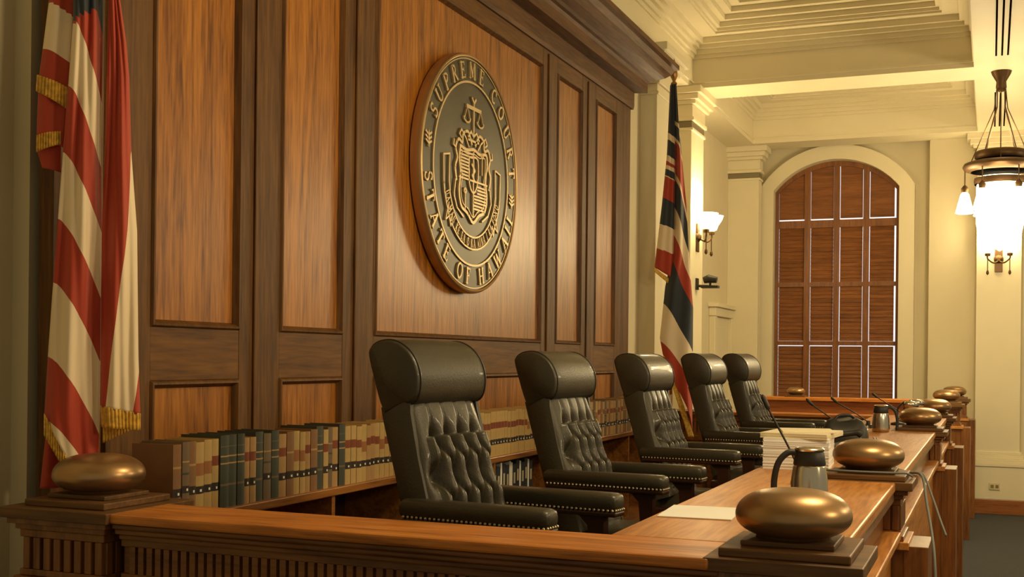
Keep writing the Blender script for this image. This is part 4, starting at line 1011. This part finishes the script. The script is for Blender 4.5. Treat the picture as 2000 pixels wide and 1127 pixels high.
mic('gooseneck microphone on the desk before the fourth chair', -0.78, 8.5, (-0.21, 0.0, 0.17), 0, 2)
mic('gooseneck microphone near the far corner of the bench', -0.64, 9.9, (-0.20, 0.0, 0.17), 0, 3)
# desk telephone, black bag, small pieces
t = thing('desk_telephone', 'black desk telephone behind the dome with the cable', 'telephone', (-0.68, 6.05, ZD), math.radians(10))
b = MB(); b.add([(-0.1, -0.1, 0), (0.1, -0.1, 0), (0.1, 0.1, 0), (-0.1, 0.1, 0), (-0.1, -0.1, 0.03), (0.1, -0.1, 0.08), (0.1, 0.1, 0.08), (-0.1, 0.1, 0.03)], [(0, 3, 2, 1), (4, 5, 6, 7), (0, 1, 5, 4), (1, 2, 6, 5), (2, 3, 7, 6), (3, 0, 4, 7)]); b.build('phone_body', 'blackplastic', t, bevel=0.008)
b = MB(); b.tube(bez([(-0.09, -0.07, 0.06), (-0.07, -0.07, 0.085), (0.06, -0.07, 0.11), (0.09, -0.07, 0.10)], 5), [0.02]*5+[0.014]*6+[0.02]*5, 10); b.build('handset', 'blackplastic', t, smooth=True)
t = thing('black_bag', 'soft black bag on the desk before the middle chair', 'bag', (-0.72, 6.50, ZD), math.radians(8))
b = MB(); loops = []
for z, g in ((0.0, 0.02), (0.01, 0.004), (0.06, 0.0), (0.10, 0.010), (0.135, 0.03), (0.15, 0.06)):
    lp = []
    for k in range(32):
        a = 2*PI*k/32; c_, s_ = math.cos(a), math.sin(a)
        lp.append(((0.125-g)*math.copysign(abs(c_)**0.5, c_), (0.15-g)*math.copysign(abs(s_)**0.5, s_), z+0.012*math.sin(3*a+z*20)*(z > 0.05)))
    loops.append(lp)
b.loft(loops); b.build('bag_body', 'blackplastic', t, smooth=True)
b = MB(); b.tube(bez([(-0.05, -0.06, 0.145), (-0.03, -0.05, 0.17), (0.03, -0.03, 0.172), (0.06, 0.0, 0.145)], 6), 0.008, 8); b.build('strap', 'blackplastic', t, smooth=True)
def tumbler(x, yy, lab):
    b = MB(); b.lathe([(0.028, 0), (0.034, 0.09), (0.031, 0.09), (0.026, 0.006), (0.002, 0.005)], n=20); o = b.build('drinking_glass', 'steel', smooth=True); o.location = (x, yy, ZD); tag(o, lab, 'glass', 'small cups on the bench')
tumbler(-0.52, 5.35, 'small shiny cup on the desk between the jug and the cabled dome')
tumbler(-0.68, 7.05, 'small shiny cup on the desk in front of the distant jug')
for k, (x, yy) in enumerate(((-0.62, 9.0), (-0.60, 9.4))):
    t = thing('desk_lamp', ['black desk lamp with bent neck behind the third dome', 'black desk lamp with bent neck next to the far corner dome'][k], 'lamp', (x, yy, ZD), 0, 'small dark desk lamps')
    b = MB(); b.lathe([(0.05, 0), (0.05, 0.015), (0.01, 0.025)], n=16); b.tube(bez([(0, 0, 0.02), (0.0, 0, 0.12), (0.05, 0, 0.17), (0.09, 0, 0.15)], 5), 0.007, 8); b.build('stand', 'blackplastic', t, smooth=True)
    b = MB(); b.tube([(0.05, -0.03, 0.155), (0.09, 0, 0.15), (0.13, 0.03, 0.145)], [0.02, 0.03, 0.022], 12); b.build('lamp_head', 'steel', t, smooth=True)
b = MB(); b.tube(bez([(-0.62, 7.1, ZD+0.02), (-0.50, 6.2, ZD+0.006), (-0.40, 5.35, ZD+0.006), (-0.31, 5.10, ZD+0.008), (-0.250, 4.97, ZD+0.008), (-0.225, 4.85, ZD-0.08), (-0.185, 4.66, ZD-0.28), (-0.180, 4.60, ZD-0.6), (-0.185, 4.58, 0.02)], 8), 0.0055, 8)
tag(b.build('cable', 'cable', smooth=True), 'grey cable hanging from the desk down the bench front to the floor', 'cable', 'grey cables')
b = MB(); b.tube(bez([(-0.60, 7.05, ZD+0.02), (-0.47, 6.1, ZD+0.006), (-0.37, 5.3, ZD+0.006), (-0.29, 5.10, ZD+0.008), (-0.245, 5.0, ZD+0.008), (-0.205, 4.90, ZD-0.07), (-0.175, 4.82, ZD-0.14), (-0.15, 4.78, ZD-0.20)], 8), 0.0045, 8)
tag(b.build('cable', 'cable', smooth=True), 'short grey cable dangling over the bench edge beside the longer one', 'cable', 'grey cables')
b = MB(); b.tube(bez([(-0.60, 4.76, ZD+0.033), (-0.50, 4.733, ZD+0.034), (-0.36, 4.733, ZD+0.034), (-0.30, 4.74, ZD+0.035), (-0.287, 4.80, ZD+0.025), (-0.280, 4.9, ZD+0.008)], 8), 0.0045, 8)
tag(b.build('cable', 'cable', smooth=True), 'dark cable lying across the plinth of the dome behind the steel jug', 'cable', 'grey cables')
